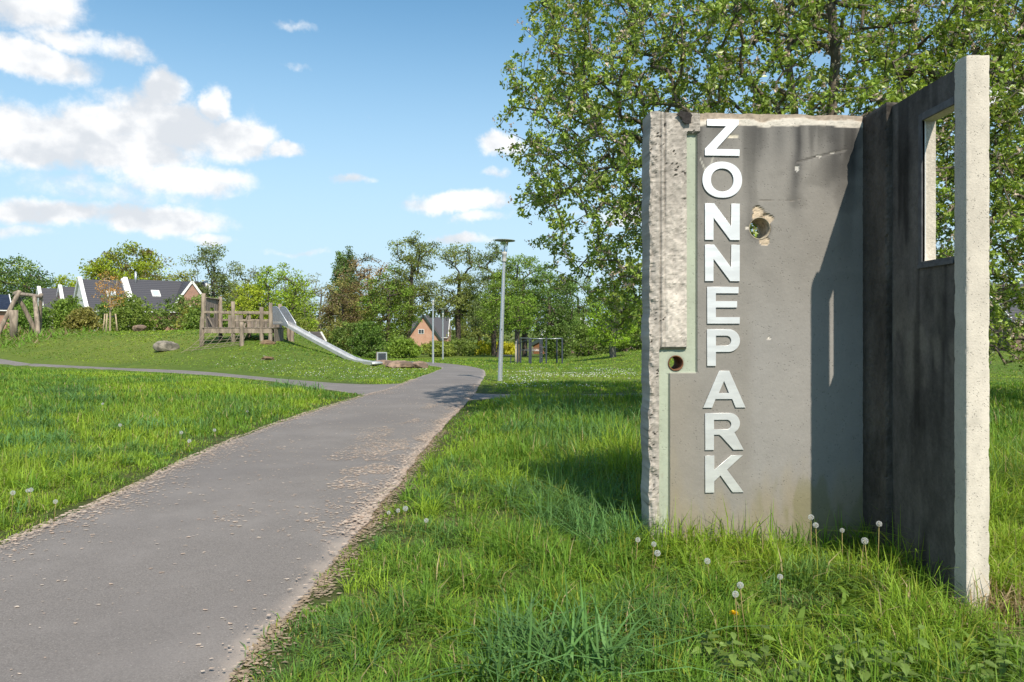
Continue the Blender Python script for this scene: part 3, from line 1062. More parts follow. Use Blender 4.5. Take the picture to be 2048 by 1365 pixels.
for k, (x, y, h, lean, lab) in enumerate([(-33.7, 48.6, 1.75, -0.18, 'thick upright log stump beside the outer leg of the log frame'),
                                        (-32.1, 48.3, 1.75, 0.0, 'thick upright log stump in front of the log frame')]):
    z = float(zt(x, y))
    o = MB().tube([(lean, 0, h), (lean * 0.5, 0.02, h * 0.5), (0, 0, -0.2)], [0.27, 0.23, 0.21], 10).build('log_stump', WOOD, None, True)
    o.location = (x, y, z)
    tag(o, lab, 'log post', 'upright logs by the log frame')

play = empty('play_platform', (-13.4, 37.4, float(zt(-13.4, 37.4))))
tag(play, 'weathered wooden play platform with posts, rails and plank walls on the mound', 'play structure')
def pl_beam(name, a, b_, w, h, mat=WOOD, up=(0, 0, 1)):
    return MB().beam(rel(play, a), rel(play, b_), w, h, up).build(name, mat, play, bevel=0.012)
FY, BY = 36.6, 38.2
for k, (x, y, top, dx) in enumerate([(-15.05, FY, 3.23, -0.10), (-13.62, FY, 2.83, 0), (-12.22, FY, 2.56, 0.02), (-11.78, FY, 2.76, -0.02), (-14.86, BY, 3.13, 0), (-11.82, BY, 2.75, 0),
                                     (-15.7, 38.0, 2.1, 0), (-12.66, 35.1, 1.80, 0), (-11.45, 38.5, 1.75, 0), (-11.25, 38.4, 1.7, 0), (-13.4, BY, 2.2, 0)]):
    tube_obj('post', rel(play, (x, y, top)), rel(play, (x + dx, y, gz(x, y) - 0.1)), 0.095, 0.11, WOOD, play, 8, seed=20 + k, bend=0.012)
pl_beam('deck_beam', (-15.0, FY - 0.05, 1.40), (-11.7, FY - 0.05, 1.40), 0.10, 0.24)
pl_beam('deck_beam', (-15.0, BY, 1.40), (-11.7, BY, 1.40), 0.10, 0.24)
for k in range(13):
    x = -14.95 + k * 0.268
    pl_beam('deck_board', (x, FY - 0.12, 1.545), (x, BY + 0.1, 1.545), 0.245, 0.045, WOODG)
pl_beam('rail', (-15.05, FY, 2.31), (-11.8, FY, 2.29), 0.06, 0.12)
pl_beam('rail', (-13.62, FY + 0.02, 1.90), (-11.8, FY + 0.02, 1.89), 0.06, 0.09)
pl_beam('rail', (-14.9, BY, 2.30), (-11.8, BY, 2.28), 0.06, 0.10)
pl_beam('rail', (-14.9, BY, 1.95), (-11.8, BY, 1.93), 0.06, 0.10)
pl_beam('rail', (-15.7, 38.0, 1.95), (-14.9, BY, 1.95), 0.05, 0.08)
# side wall of the turret: planks with a window gap, and a lintel board
for k in range(6):
    y = FY + 0.14 + k * 0.265
    if k in (2, 3):
        pl_beam('wall_plank', (-14.96, y, 1.57), (-14.96, y, 2.05), 0.25, 0.03, WOODG, (1, 0, 0))
        pl_beam('wall_plank', (-14.96, y, 2.55), (-14.96, y, 2.98), 0.25, 0.03, WOODG, (1, 0, 0))
    else:
        pl_beam('wall_plank', (-14.96, y, 1.57), (-14.96, y, 2.98), 0.25, 0.03, WOODG, (1, 0, 0))
pl_beam('lintel_board', (-14.97, FY, 3.02), (-14.93, BY, 3.0), 0.16, 0.05)
for k in range(9):
    x = -14.35 + k * 0.19
    hgt = 2.20 if k < 5 else 1.9
    if k == 4: continue
    pl_beam('wall_plank', (x, BY - 0.06, 1.57), (x, BY - 0.06, hgt), 0.175, 0.03, WOODG, (0, 1, 0))
for k in range(5):
    x = -12.68 + k * 0.18
    pl_beam('wall_plank', (x, BY - 0.06, 1.57), (x, BY - 0.06, 1.93), 0.165, 0.03, WOODG, (0, 1, 0))
pl_beam('brace', (-12.9, FY + 0.1, 2.25), (-13.1, FY + 0.1, 1.57), 0.08, 0.08)
pl_beam('brace', (-14.9, FY + 0.1, 2.1), (-14.6, FY + 0.1, 1.57), 0.05, 0.06, WOODG)
for k in range(6):
    z0 = float(zt(-11.6, FY + 0.2 + k * 0.25))
    pl_beam('skirt_plank', (-11.62, FY + 0.15 + k * 0.25, z0 - 0.1), (-11.62, FY + 0.15 + k * 0.25, 1.50), 0.22, 0.03, WOODG, (1, 0, 0))
ROPE = plain('rope', (0.30, 0.25, 0.18), (0.2, 0.17, 0.12), 30, 0.9)
net = MB()
for k in range(7):
    f = k / 6
    a = np.array([-14.9 + 2.0 * f, FY - 0.1, 1.36]); b_ = np.array([-15.4 + 2.7 * f, 34.9, float(zt(-15.4 + 2.7 * f, 34.9)) + 0.05])
    t = np.linspace(0, 1, 6)[:, None]
    p = a * (1 - t) + b_ * t; p[:, 2] -= 0.12 * np.sin(t[:, 0] * np.pi)
    net.tube(rel(play, p), 0.010, 5, False)
for j in range(1, 6):
    t = j / 6
    p = []
    for k in range(7):
        f = k / 6
        a = np.array([-14.9 + 2.0 * f, FY - 0.1, 1.36]); b_ = np.array([-15.4 + 2.7 * f, 34.9, float(zt(-15.4 + 2.7 * f, 34.9)) + 0.05])
        q = a * (1 - t) + b_ * t; q[2] -= 0.12 * math.sin(t * math.pi) + 0.03 * math.sin(f * math.pi)
        p.append(q)
    net.tube(rel(play, p), 0.010, 5, False)
net.build('climbing_net', ROPE, play)

# slide ----------------------------------------------------------------
STEEL = plain('slide_steel', (0.60, 0.60, 0.60), (0.50, 0.50, 0.51), 4, 0.35, metal=0.35, stretch=(1, 1, 1))
slide = empty('slide', (-11.6, 37.2, float(zt(-11.6, 37.2))))
tag(slide, 'long stainless steel slide running down the mound from the wooden platform', 'slide')
ctr = np.array([(-11.75, 37.35, 1.74), (-11.2, 36.95, 1.74), (-10.9, 36.73, 1.62), (-9.2, 35.47, 0.88), (-7.3, 34.06, 0.10), (-6.9, 33.77, -0.01), (-6.5, 33.47, -0.06), (-5.95, 33.06, -0.08)])
dirv = np.array([0.80, -0.60, 0]); sidev = np.array([0.60, 0.80, 0])
prof = [(-0.25, 0.12), (-0.22, 0.12), (-0.205, 0.02), (-0.16, 0.0), (0.16, 0.0), (0.205, 0.02), (0.22, 0.12), (0.25, 0.12), (0.235, -0.03), (-0.235, -0.03)]
V = np.concatenate([rel(slide, c + sidev * s + np.array([0, 0, h])) .reshape(1, 3) for c in ctr for s, h in prof])
npf = len(prof)
i = np.arange(len(ctr) - 1)[:, None] * npf; j = np.arange(npf)[None, :]; j2 = (j + 1) % npf
mesh_np('chute', V, [np.stack([i + j, i + npf + j, i + npf + j2, i + j2], -1).reshape(-1, 4)], STEEL, slide)
for s, nm in ((-1, 'cheek'), (1, 'cheek')):
    o_ = sidev * 0.24 * s
    outline = [(-11.75, 37.35, 1.72), (-11.75, 37.35, 2.58), (-11.5, 37.16, 2.60), (-11.35, 37.05, 2.52), (-10.78, 36.63, 1.80), (-10.75, 36.6, 1.62), (-11.2, 36.95, 1.72)]
    A = np.array([rel(slide, np.array(p) + o_) for p in outline]); B = A + sidev * 0.02
    k = len(A); jj = np.arange(k); jj2 = (jj + 1) % k
    mb = MB()
    mb.add(np.concatenate([A, B, [A.mean(0)], [B.mean(0)]]), np.stack([jj, jj2, jj2 + k, jj + k], -1), np.concatenate([np.stack([np.full(k, 2 * k), jj2, jj], -1), np.stack([np.full(k, 2 * k + 1), jj + k, jj2 + k], -1)]))
    ch = mb.build('cheek', plain('grey_sheet', (0.40, 0.42, 0.45), (0.33, 0.35, 0.38), 5, 0.45, metal=0.5), slide)
    MB().tube([rel(slide, np.array(p) + o_ + sidev * 0.01) for p in outline[:6]], 0.025, 6).build('edge_tube', GALV, ch, True)
MB().tube([rel(slide, np.array((-5.95, 33.06, -0.03)) + sidev * s) for s in (-0.3, 0, 0.3)], 0.055, 8).build('end_roll', STEEL, slide, True)
MB().beam(rel(slide, (-6.3, 33.32, -0.1)), rel(slide, (-6.3, 33.32, -0.5)), 0.4, 0.1).build('foot', GALV, slide)

# ================================================================== boulders
def rock(label, loc, size, seed, mat, sink=0.25, rz=0.0, group=None):
    nu_, nv_ = 30, 18
    th = np.linspace(0, 2 * np.pi, nu_, endpoint=False)
    ph = np.linspace(0, np.pi, nv_)
    T, P_ = np.meshgrid(th, ph)
    d = np.stack([np.sin(P_) * np.cos(T), np.sin(P_) * np.sin(T), np.cos(P_)], -1)
    rg = np.random.default_rng(seed)
    r = np.full(T.shape, 1.0)
    for _ in range(14):
        nn = rg.normal(0, 1, 3); nn /= np.linalg.norm(nn)
        h = rg.uniform(0.62, 0.9)
        r = np.minimum(r, h / np.maximum(d @ nn, 1e-3))
    r += (fbm(d[..., 0] * 5, d[..., 1] * 5, d[..., 2] * 5, seed, 4) - 0.5) * 0.16
    V = d * r[..., None] * np.array(size)
    ii = np.arange(nv_ - 1)[:, None] * nu_ + np.arange(nu_)[None, :]
    i2 = np.arange(nv_ - 1)[:, None] * nu_ + (np.arange(nu_)[None, :] + 1) % nu_
    q = np.stack([ii, ii + nu_, i2 + nu_, i2], -1).reshape(-1, 4)
    o = mesh_np('boulder', V, [q], mat)
    o.location = (loc[0], loc[1], float(zt(loc[0], loc[1])) + size[2] * (1 - 2 * sink) * 0.8)
    o.rotation_euler = (0, 0, rz)
    tag(o, label, 'boulder', group)
    return o


SANDST = plain('sandstone', (0.33, 0.225, 0.16), (0.14, 0.10, 0.075), 2.2, 0.95, 0.8, 0.05, lo=0.4, hi=0.6)
LIMEST = plain('lichen_stone', (0.27, 0.235, 0.19), (0.11, 0.10, 0.08), 2.0, 0.95, 0.8, 0.05, lo=0.4, hi=0.6)
G = 'boulders on the play mound'
rock('flat-topped grey boulder lying alone on the slope left of the platform', (-16.9, 36.7), (0.62, 0.5, 0.36), 3, LIMEST, 0.2, 0.3, G)
rock('small tan boulder at the foot of the shrubs behind the flat-topped one', (-24.6, 49.5), (0.55, 0.4, 0.3), 5, SANDST, 0.2, 0.0, G)
rock('low reddish boulder at the path edge near the slide end', (-5.15, 33.9), (0.75, 0.5, 0.28), 7, SANDST, 0.3, 0.5, G)
rock('rounded reddish boulder closest to the path curve', (-4.25, 34.4), (0.42, 0.4, 0.25), 9, SANDST, 0.3, 0.1, G)
rock('broad sunken boulder just behind the slide end', (-6.7, 39.5), (0.8, 0.45, 0.2), 12, SANDST, 0.3, 0.2, G)

CONB = plain('block_concrete', (0.25, 0.225, 0.195), (0.15, 0.135, 0.115), 6, 0.9, 0.3)
for k, (x, y, w, h, lab) in enumerate([(-12.1, 50.0, 3.0, 0.35, 'long low concrete block half hidden behind the slide'), (-10.2, 47.5, 1.1, 0.3, 'short concrete block between the slide and the bin')]):
    z = float(zt(x, y))
    o = MB().box(-w / 2, w / 2, -0.3, 0.3, -0.5, h - 0.15).build('concrete_block', CONB, None, bevel=0.03)
    o.location = (x, y, z); o.rotation_euler = (0, 0, 0.1)
    tag(o, lab, 'concrete block', 'concrete blocks behind the slide')

# molehills on the mound
for k, (px_, py_, s, lab) in enumerate([(-10.1, 31.0, 0.32, 'brown molehill of bare earth in the grass below the slide'), (-11.6, 35.6, 0.4, 'small patch of bare earth under the platform corner')]):
    o = rock(lab, (px_, py_), (s, s * 0.8, s * 0.35), 60 + k, plain('bare_earth', (0.22, 0.15, 0.09), (0.14, 0.09, 0.055), 5, 1.0, 0.6, 0.03), 0.35)
    o.name = 'molehill'
    tag(o, lab, 'molehill', 'molehills on the mound')

# ================================================================== waste bin
bx_, by_ = -7.7, 44.3
bin_ = empty('waste_bin', (bx_, by_, float(zt(bx_, by_))))
bin_.rotation_euler = (0, 0, 0.25)
tag(bin_, 'square litter bin with dark front panel beside the boulders', 'bin')
MB().box(-0.28, 0.28, -0.24, 0.30, 0, 0.66).build('body', plain('bin_grey', (0.30, 0.29, 0.27), (0.24, 0.23, 0.21), 5, 0.6), bin_, bevel=0.02)
MB().box(-0.22, 0.22, -0.262, -0.243, 0.05, 0.60).build('front_panel', ANTHR, bin_)
f = MB()
f.box(-0.29, -0.225, -0.275, -0.243, 0, 0.66); f.box(0.225, 0.29, -0.275, -0.243, 0, 0.66); f.box(-0.224, 0.224, -0.275, -0.243, 0.605, 0.66)
f.build('front_frame', GALV, bin_)
MB().box(-0.33, -0.292, -0.26, 0.2, -0.05, 0.68).build('side_board', WOOD, bin_)

# ================================================================== lamp posts
GLASSM, N, b = base_mat('lantern_glass')
b.inputs['Base Color'].default_value = (0.85, 0.9, 0.92, 1)
b.inputs['Roughness'].default_value = 0.05
b.inputs['Transmission Weight'].default_value = 0.9
b.inputs['IOR'].default_value = 1.1
CAPM = plain('lamp_cap', (0.25, 0.28, 0.235), (0.20, 0.225, 0.19), 12, 0.55, metal=0.2)
LAMP_GREY = plain('lamp_fitting', (0.55, 0.545, 0.52), (0.46, 0.455, 0.43), 12, 0.5)


def lamp(x, y, label, lean=(0, 0), h=4.0):
    L = empty('lamp_post', (x, y, float(zt(x, y))))
    tag(L, label, 'lamp post', 'lamp posts along the path')
    MB().lathe([(0.0, -0.1), (0.066, -0.1), (0.066, 0.02), (0.062, 0.9), (0.044, h - 0.9), (0.040, h - 0.62)], 14).build('pole', GALV, L, True)
    MB().lathe([(0.0, h - 0.63), (0.062, h - 0.63), (0.066, h - 0.60), (0.066, h - 0.44), (0.078, h - 0.43), (0.078, h - 0.36), (0.070, h - 0.345), (0.0, h - 0.345)], 14).build('fitting', LAMP_GREY, L, True)
    MB().lathe([(0.0, h - 0.344), (0.072, h - 0.344), (0.108, h - 0.065), (0.0, h - 0.06)], 16).build('lantern_glass', GLASSM, L, True)
    MB().lathe([(0.0, h - 0.36), (0.02, h - 0.34), (0.024, h - 0.2), (0.01, h - 0.18), (0.0, h - 0.18)], 10).build('bulb', WHITEP, L, True)
    MB().lathe([(0.0, h - 0.058), (0.20, h - 0.05), (0.292, h - 0.035), (0.300, h - 0.022), (0.292, h - 0.012), (0.12, h + 0.01), (0.0, h + 0.015)], 28).build('cap_disc', CAPM, L, True)
    MB().box(-0.012, 0.012, -0.07, -0.055, 1.45, 1.475).build('lock', ANTHR, L)
    L.rotation_euler = (lean[1], lean[0], 0)
    return L


lamp(-0.34, 21.18, 'tall lamp post nearest the camera, by the right path edge, under the tree', (0.034, 0.0))
lamp(-4.56, 43.3, 'lamp post standing on the inside of the path curve, second in line')
lamp(-5.3, 57.5, 'lamp post just behind the path curve, third in line', h=3.9)
lamp(-17.7, 75.0, 'far lamp post seen between the slide and the poplar', h=4.1)
lamp(-4.25, 108.0, 'distant thin lamp post by the rail fence', h=3.5)

# ================================================================== fitness frame and bench
fit = empty('fitness_frame', (2.0, 43.6, float(zt(2.0, 43.6))))
tag(fit, 'anthracite outdoor exercise frame of posts and bars on the far lawn', 'fitness frame')
g0 = float(zt(2.0, 43.6))
ft = []
for k, (x, y, h) in enumerate([(0.31, 44.2, 1.42), (0.53, 45.4, 1.50), (1.00, 43.3, 1.50), (1.10, 43.6, 1.50), (1.68, 44.8, 1.46), (1.80, 45.2, 1.44), (1.98, 43.3, 1.52), (2.64, 44.2, 1.50), (2.90, 43.3, 1.50)]):
    MB().box(x - 0.045, x + 0.045, y - 0.045, y + 0.045, float(zt(x, y)) - 0.1, g0 + h).build('post', ANTHR, fit, bevel=0.008)
for o in list(fit.children):
    o.location = (-fit.location.x, -fit.location.y, -fit.location.z)
def fbar(a, b_, r=0.018, mat=GALV):
    MB().tube([rel(fit, a), rel(fit, b_)], r, 7).build('bar', mat, fit, True)
fbar((0.53, 45.4, g0 + 1.47), (1.05, 43.4, g0 + 1.48)); fbar((1.05, 43.4, g0 + 1.46), (1.98, 43.3, g0 + 1.46)); fbar((1.98, 43.3, g0 + 1.45), (2.9, 43.3, g0 + 1.46))
fbar((0.31, 44.2, g0 + 1.1), (1.0, 43.6, g0 + 1.45), 0.022, ANTHR); fbar((0.53, 45.4, g0 + 0.75), (1.68, 44.8, g0 + 0.75)); fbar((1.68, 44.8, g0 + 0.3), (1.8, 45.2, g0 + 0.3)); fbar((1.68, 44.8, g0 + 0.6), (1.8, 45.2, g0 + 0.6))
fbar((1.68, 44.8, g0 + 0.95), (1.98, 43.3, g0 + 0.95)); fbar((2.64, 44.2, g0 + 1.47), (2.9, 43.3, g0 + 1.47))

ben = empty('picnic_table', (-0.35, 44.0, float(zt(-0.35, 44))))
tag(ben, 'small dark metal table behind the nearest lamp post', 'table')
MB().box(-0.35, 0.35, -0.3, 0.3, 0.46, 0.50).build('table_top', ANTHR, ben)
for sx in (-0.28, 0.28):
    for sy in (-0.22, 0.22):
        MB().box(sx - 0.03, sx + 0.03, sy - 0.03, sy + 0.03, -0.05, 0.459).build('leg', ANTHR, ben)

# ================================================================== rail fence far behind
fen = empty('rail_fence', (-6, 98, float(zt(-6, 98))))
tag(fen, 'low weathered post-and-rail fence along the far edge of the lawn', 'fence')
fx = np.linspace(-13.0, 9.0, 15)
for k, x in enumerate(fx):
    y = 97 + 0.6 * math.sin(x * 0.7)
    z = float(zt(x, y))
    MB().box(x - 0.07, x + 0.07, y - 0.06, y + 0.06, z - 0.2, z + 0.95).build('post', WOODG, fen)
for a, b_ in zip(fx[:-1], fx[1:]):
    ya, yb = 97 + 0.6 * math.sin(a * 0.7), 97 + 0.6 * math.sin(b_ * 0.7)
    for h in (0.45, 0.8):
        MB().beam((a, ya - 0.09, float(zt(a, ya)) + h), (b_, yb - 0.09, float(zt(b_, yb)) + h), 0.05, 0.11).build('rail', WOODG, fen)
for o in fen.children:
    o.location = tuple(-c for c in fen.location)

# ================================================================== houses
def brick_mat(name, c1, c2, mortar):
    m, N, b = base_mat(name)
    tc = N.new('ShaderNodeTexCoord').outputs['Object']
    sp = N.new('ShaderNodeSeparateXYZ'); N.put(sp.inputs[0], tc)
    cb = N.new('ShaderNodeCombineXYZ')
    N.put(cb.inputs[0], N.m('ADD', sp.outputs[0], sp.outputs[1])); N.put(cb.inputs[1], sp.outputs[2])
    br = N.new('ShaderNodeTexBrick')
    N.put(br.inputs['Vector'], cb.outputs[0])
    br.inputs['Color1'].default_value = (*c1, 1); br.inputs['Color2'].default_value = (*c2, 1); br.inputs['Mortar'].default_value = (*mortar, 1)
    br.inputs['Scale'].default_value = 1.0
    br.inputs['Brick Width'].default_value = 0.22; br.inputs['Row Height'].default_value = 0.075; br.inputs['Mortar Size'].default_value = 0.01
    n = N.noise(tc, 0.8, 5, 0.6)
    N.put(b.inputs['Base Color'], N.mix(N.ramp(n, 0.4, 0.7, 0, 0.5), br.outputs['Color'], tuple(0.6 * x for x in c1)))
    b.inputs['Roughness'].default_value = 0.9
    return m


def roof_mat(name, c1, c2):
    m, N, b = base_mat(name)
    tc = N.new('ShaderNodeTexCoord').outputs['Object']
    wv = N.new('ShaderNodeTexWave', wave_type='BANDS', bands_direction='Z')
    N.put(wv.inputs['Vector'], tc); wv.inputs['Scale'].default_value = 1.3; wv.inputs['Distortion'].default_value = 0.2
    n = N.noise(tc, 2.0, 5, 0.65)
    c = N.mix(wv.outputs['Fac'], c1, c2)
    N.put(b.inputs['Base Color'], N.mix(N.ramp(n, 0.4, 0.7, 0, 0.4), c, tuple(1.35 * x for x in c1)))
    b.inputs['Roughness'].default_value = 0.65
    bump(N, b, wv.outputs['Fac'], 0.6, 0.04)
    return m


BRICK = brick_mat('red_brick', (0.36, 0.155, 0.10), (0.27, 0.11, 0.075), (0.38, 0.33, 0.28))
BRICKP = brick_mat('salmon_brick', (0.50, 0.24, 0.15), (0.42, 0.19, 0.12), (0.45, 0.38, 0.30))
BRICKD = brick_mat('brown_brick', (0.20, 0.115, 0.085), (0.15, 0.085, 0.065), (0.24, 0.21, 0.18))
RENDERW = plain('white_render', (0.76, 0.74, 0.71), (0.64, 0.62, 0.59), 1.5, 0.85)
TILED = roof_mat('dark_roof_tile', (0.050, 0.048, 0.055), (0.075, 0.072, 0.082))
TILEB = roof_mat('brown_roof_tile', (0.085, 0.070, 0.065), (0.12, 0.10, 0.092))
PANE, N, b = base_mat('window_pane')
b.inputs['Base Color'].default_value = (0.05, 0.06, 0.07, 1); b.inputs['Roughness'].default_value = 0.08
SKYL, N, b = base_mat('skylight_pane')
b.inputs['Base Color'].default_value = (0.45, 0.52, 0.56, 1); b.inputs['Roughness'].default_value = 0.12
GREEN_TRIM = plain('dark_green_trim', (0.03, 0.05, 0.045), (0.025, 0.04, 0.036), 4, 0.6)


def house(label, x, y, theta, L, hw, eave, ridge, wmat, rmat, trim, gbase, coping=True, skylights=(), windows=(), gable_windows=(), cross=None, flue=None, door=None, ov=0.1):
    H = empty('house', (x, y, gbase), math.radians(theta))
    tag(H, label, 'house')
    e, r = eave - gbase, ridge - gbase
    v = []
    for xx in (0, L):
        v += [(xx, -hw, -0.5), (xx, hw, -0.5), (xx, hw, e), (xx, 0, r), (xx, -hw, e)]
    w = MB(); w.add(v, [(0, 5, 9, 4), (1, 2, 7, 6)], [(0, 4, 1), (1, 4, 2), (2, 4, 3), (5, 6, 9), (6, 7, 9), (7, 8, 9)])
    wall_ = w.build('outer_wall', wmat, H)
    sl = (r - e) / hw
    t = 0.16
    rf = MB()
    xo = 0.0 if coping else ov
    for s in (-1, 1):
        a = (-xo, s * (hw + 0.35), e - 0.35 * sl + 0.03); b_ = (L + xo, s * (hw + 0.35), e - 0.35 * sl + 0.03)
        c_ = (-xo, 0, r + 0.03); d = (L + xo, 0, r + 0.03)
        up = np.array([0, 0, t])
        rf.add(np.array([a, b_, c_, d, a + up, b_ + up, c_ + up, d + up]), [(0, 1, 3, 2), (4, 6, 7, 5), (0, 4, 5, 1), (2, 3, 7, 6), (0, 2, 6, 4), (1, 5, 7, 3)])
    roof = rf.build('roof', rmat, H)
    for s in (-1,):
        MB().box(0, L, s * (hw + 0.36) - 0.13, s * (hw + 0.36), e - 0.35 * sl - 0.08, e - 0.35 * sl + 0.04).build('gutter', trim, H)
    for xx in (0, L):
        for s in (-1, 1):
            a = np.array((xx, s * (hw + 0.3), e - 0.3 * sl + 0.12)); b_ = np.array((xx, 0, r + 0.12))
            if coping:
                a[2] += 0.16; b_[2] += 0.16
                MB().beam(a, b_, 0.42, 0.42).build('gable_coping', trim, H)
            else:
                MB().beam(a + np.array((ov * (1 if xx else -1), 0, -0.02)), b_ + np.array((ov * (1 if xx else -1), 0, -0.02)), 0.10, 0.34).build('barge_board', trim, H)
    for (sx, f, ww, hh) in skylights:
        c_ = np.array((sx, -hw * (1 - f), e + (r - e) * f + t + 0.03))
        up = np.array((0, hw, r - e)); up /= np.linalg.norm(up)
        nn = np.cross((1, 0, 0), up)
        k = MB().beam(c_ - up * hh / 2 + nn * 0.05, c_ + up * hh / 2 + nn * 0.05, ww, 0.10, nn).build('skylight', trim, roof)
        MB().beam(c_ - up * (hh / 2 - 0.12) + nn * 0.105, c_ + up * (hh / 2 - 0.12) + nn * 0.105, ww - 0.22, 0.02, nn).build('skylight_pane', SKYL, roof)
    for (wx, wz, ww, hh) in windows:
        k = MB().box(wx - ww / 2, wx + ww / 2, -hw - 0.06, -hw + 0.02, wz - hh / 2, wz + hh / 2).build('window', WHITEP, H)
        MB().box(wx - ww / 2 + 0.1, wx - 0.04, -hw - 0.075, -hw - 0.062, wz - hh / 2 + 0.1, wz + hh / 2 - 0.1).build('pane', PANE, k)
        MB().box(wx + 0.04, wx + ww / 2 - 0.1, -hw - 0.075, -hw - 0.062, wz - hh / 2 + 0.1, wz + hh / 2 - 0.1).build('pane', PANE, k)
    for (wy, wz, ww, hh) in gable_windows:
        k = MB().box(-0.06, 0.02, wy - ww / 2, wy + ww / 2, wz - hh / 2, wz + hh / 2).build('window', WHITEP, H)
        MB().box(-0.075, -0.062, wy - ww / 2 + 0.08, wy - 0.03, wz - hh / 2 + 0.08, wz + hh / 2 - 0.08).build('pane', PANE, k)
        MB().box(-0.075, -0.062, wy + 0.03, wy + ww / 2 - 0.08, wz - hh / 2 + 0.08, wz + hh / 2 - 0.08).build('pane', PANE, k)
    if door:
        k = MB().box(door[0] - 0.5, door[0] + 0.5, -hw - 0.06, -hw + 0.02, 0, 2.2).build('door', WHITEP, H)
    if flue:
        MB().tube([(flue, -0.5, r - 0.4), (flue, -0.5, r + 1.1)], 0.14, 10).build('flue', GALV, roof, True)
    if cross:
        cx_, ch, cr_ = cross          # centre, half width, apex height
        yf = -hw - 0.12
        depth_ = hw * 0.9
        eh = e + 0.0
        v = [(cx_ - ch, yf, -0.5), (cx_ + ch, yf, -0.5), (cx_ + ch, yf, eh + 0.3), (cx_, yf, cr_ - gbase), (cx_ - ch, yf, eh + 0.3)]
        v2 = [(p[0], yf + depth_, p[2]) for p in v]
        MB().add(v + v2, [(0, 1, 2, 4), (0, 4, 9, 5), (1, 6, 7, 2)], [(2, 3, 4)]).build('cross_gable', BRICK, H)
        cg = MB()
        for s in (-1, 1):
            a = np.array((cx_ + s * (ch + 0.2), yf - 0.1, eh + 0.12)); b_ = np.array((cx_, yf - 0.1, cr_ - gbase + 0.06))
            back_ = np.array((0, depth_ + 0.8, 0)); up = np.array((0, 0, 0.14))
            cg.add([a, b_, a + back_, b_ + back_, a + up, b_ + up, a + back_ + up, b_ + back_ + up], [(0, 2, 3, 1), (4, 5, 7, 6), (0, 1, 5, 4), (2, 6, 7, 3), (0, 4, 6, 2), (1, 3, 7, 5)])
        cg.build('cross_roof', rmat, H)
        for s in (-1, 1):
            a = np.array((cx_ + s * (ch + 0.2), yf - 0.14, eh + 0.14)); b_ = np.array((cx_, yf - 0.14, cr_ - gbase + 0.10))
            MB().beam(a, b_, 0.08, 0.26).build('barge_board', WHITEP, H)
        k = MB().box(cx_ - 0.4, cx_ + 0.4, yf - 0.06, yf + 0.02, eh - 0.9, eh + 0.5).build('window', WHITEP, H)
        MB().box(cx_ - 0.3, cx_ + 0.3, yf - 0.075, yf - 0.062, eh - 0.8, eh + 0.4).build('pane', PANE, k)
    return H


house('white-gabled house with dark roof and one skylight, seen left of the oak crown', -51.9, 90.0, 38, 4.7, 4.7, 3.85, 7.35, RENDERW, TILED, WHITEP, -1.6, True, [(3.0, 0.48, 0.95, 1.3)], [(2.3, 3.6, 1.4, 1.3)])
house('long dark-roofed house with a red brick cross gable facing the park', -48.0, 93.05, 38, 9.6, 4.7, 3.9, 7.55, BRICK, TILED, WHITEP, -1.65, True, [(3.0, 0.50, 0.95, 1.3)], [(1.6, 3.5, 1.4, 1.3)], [], (6.6, 2.2, 7.35), 1.1)
house('small far house with a brick gable and white coping, beside the white-gabled house', -63.6, 105.5, 38, 4.6, 4.4, 3.6, 7.35, BRICK, TILED, WHITEP, -1.95, True)
house('far house with a white coping strip, second from the left in the row', -67.2, 106.5, 38, 3.6, 4.4, 3.6, 7.2, RENDERW, TILED, WHITEP, -1.98, True)
house('distant house whose white coping shows behind the log frame', -82.0, 123.0, 38, 8.0, 4.6, 3.4, 7.2, BRICK, TILED, WHITEP, -2.3, True)
house('dark low roof with solar panels at the left picture edge', -67.0, 89.0, 38, 6.0, 4.0, 3.9, 5.6, BRICK, plain('solar_panel', (0.02, 0.022, 0.035), (0.03, 0.033, 0.05), 2, 0.25), WHITEP, -1.6, False)
house('salmon brick house gable with dark green barge boards, between the tree trunks', -17.7, 150.0, 90, 9.0, 3.3, -0.4, 4.25, BRICKP, TILEB, GREEN_TRIM, -3.0, False, [], [], [(0.45, 4.1, 1.15, 0.95)], ov=0.35)
house('brown-roofed house directly behind the salmon brick gable', -21.6, 158.0, 0, 8.4, 3.6, 0.2, 3.9, BRICKP, TILED, WHITEP, -3.15, False, [(4.6, 0.6, 0.8, 0.9)], [(5.9, 3.0, 1.3, 1.0)])
house('dark brick house gable half hidden behind the trees under the big crown', 9.2, 118.0, 90, 9.0, 4.2, 0.8, 4.6, BRICKD, TILED, WHITEP, -2.25, False, [], [], [(0, 3.0, 1.3, 1.2), (-2.2, 1.4, 1.2, 1.3), (2.2, 1.4, 1.2, 1.3)], ov=0.3)
house('brown brick house with white windows just left of the concrete wall', 20.2, 108.0, 90, 9.0, 4.4, 0.8, 4.9, BRICKD, TILED, WHITEP, -2.0, False, [], [], [(0, 4.2, 1.3, 1.2), (-2.2, 1.6, 1.4, 1.5), (2.2, 1.6, 1.4, 1.5)], ov=0.3)
house('brown brick house with white door beyond the lawn right of the end post', 43.5, 70.0, 5, 16.0, 4.0, 2.4, 5.6, BRICKD, TILED, WHITEP, -1.13, False, [], [(5.5, 1.6, 1.6, 1.4), (9.5, 1.6, 1.6, 1.4)], [], None, None, (2.2,))

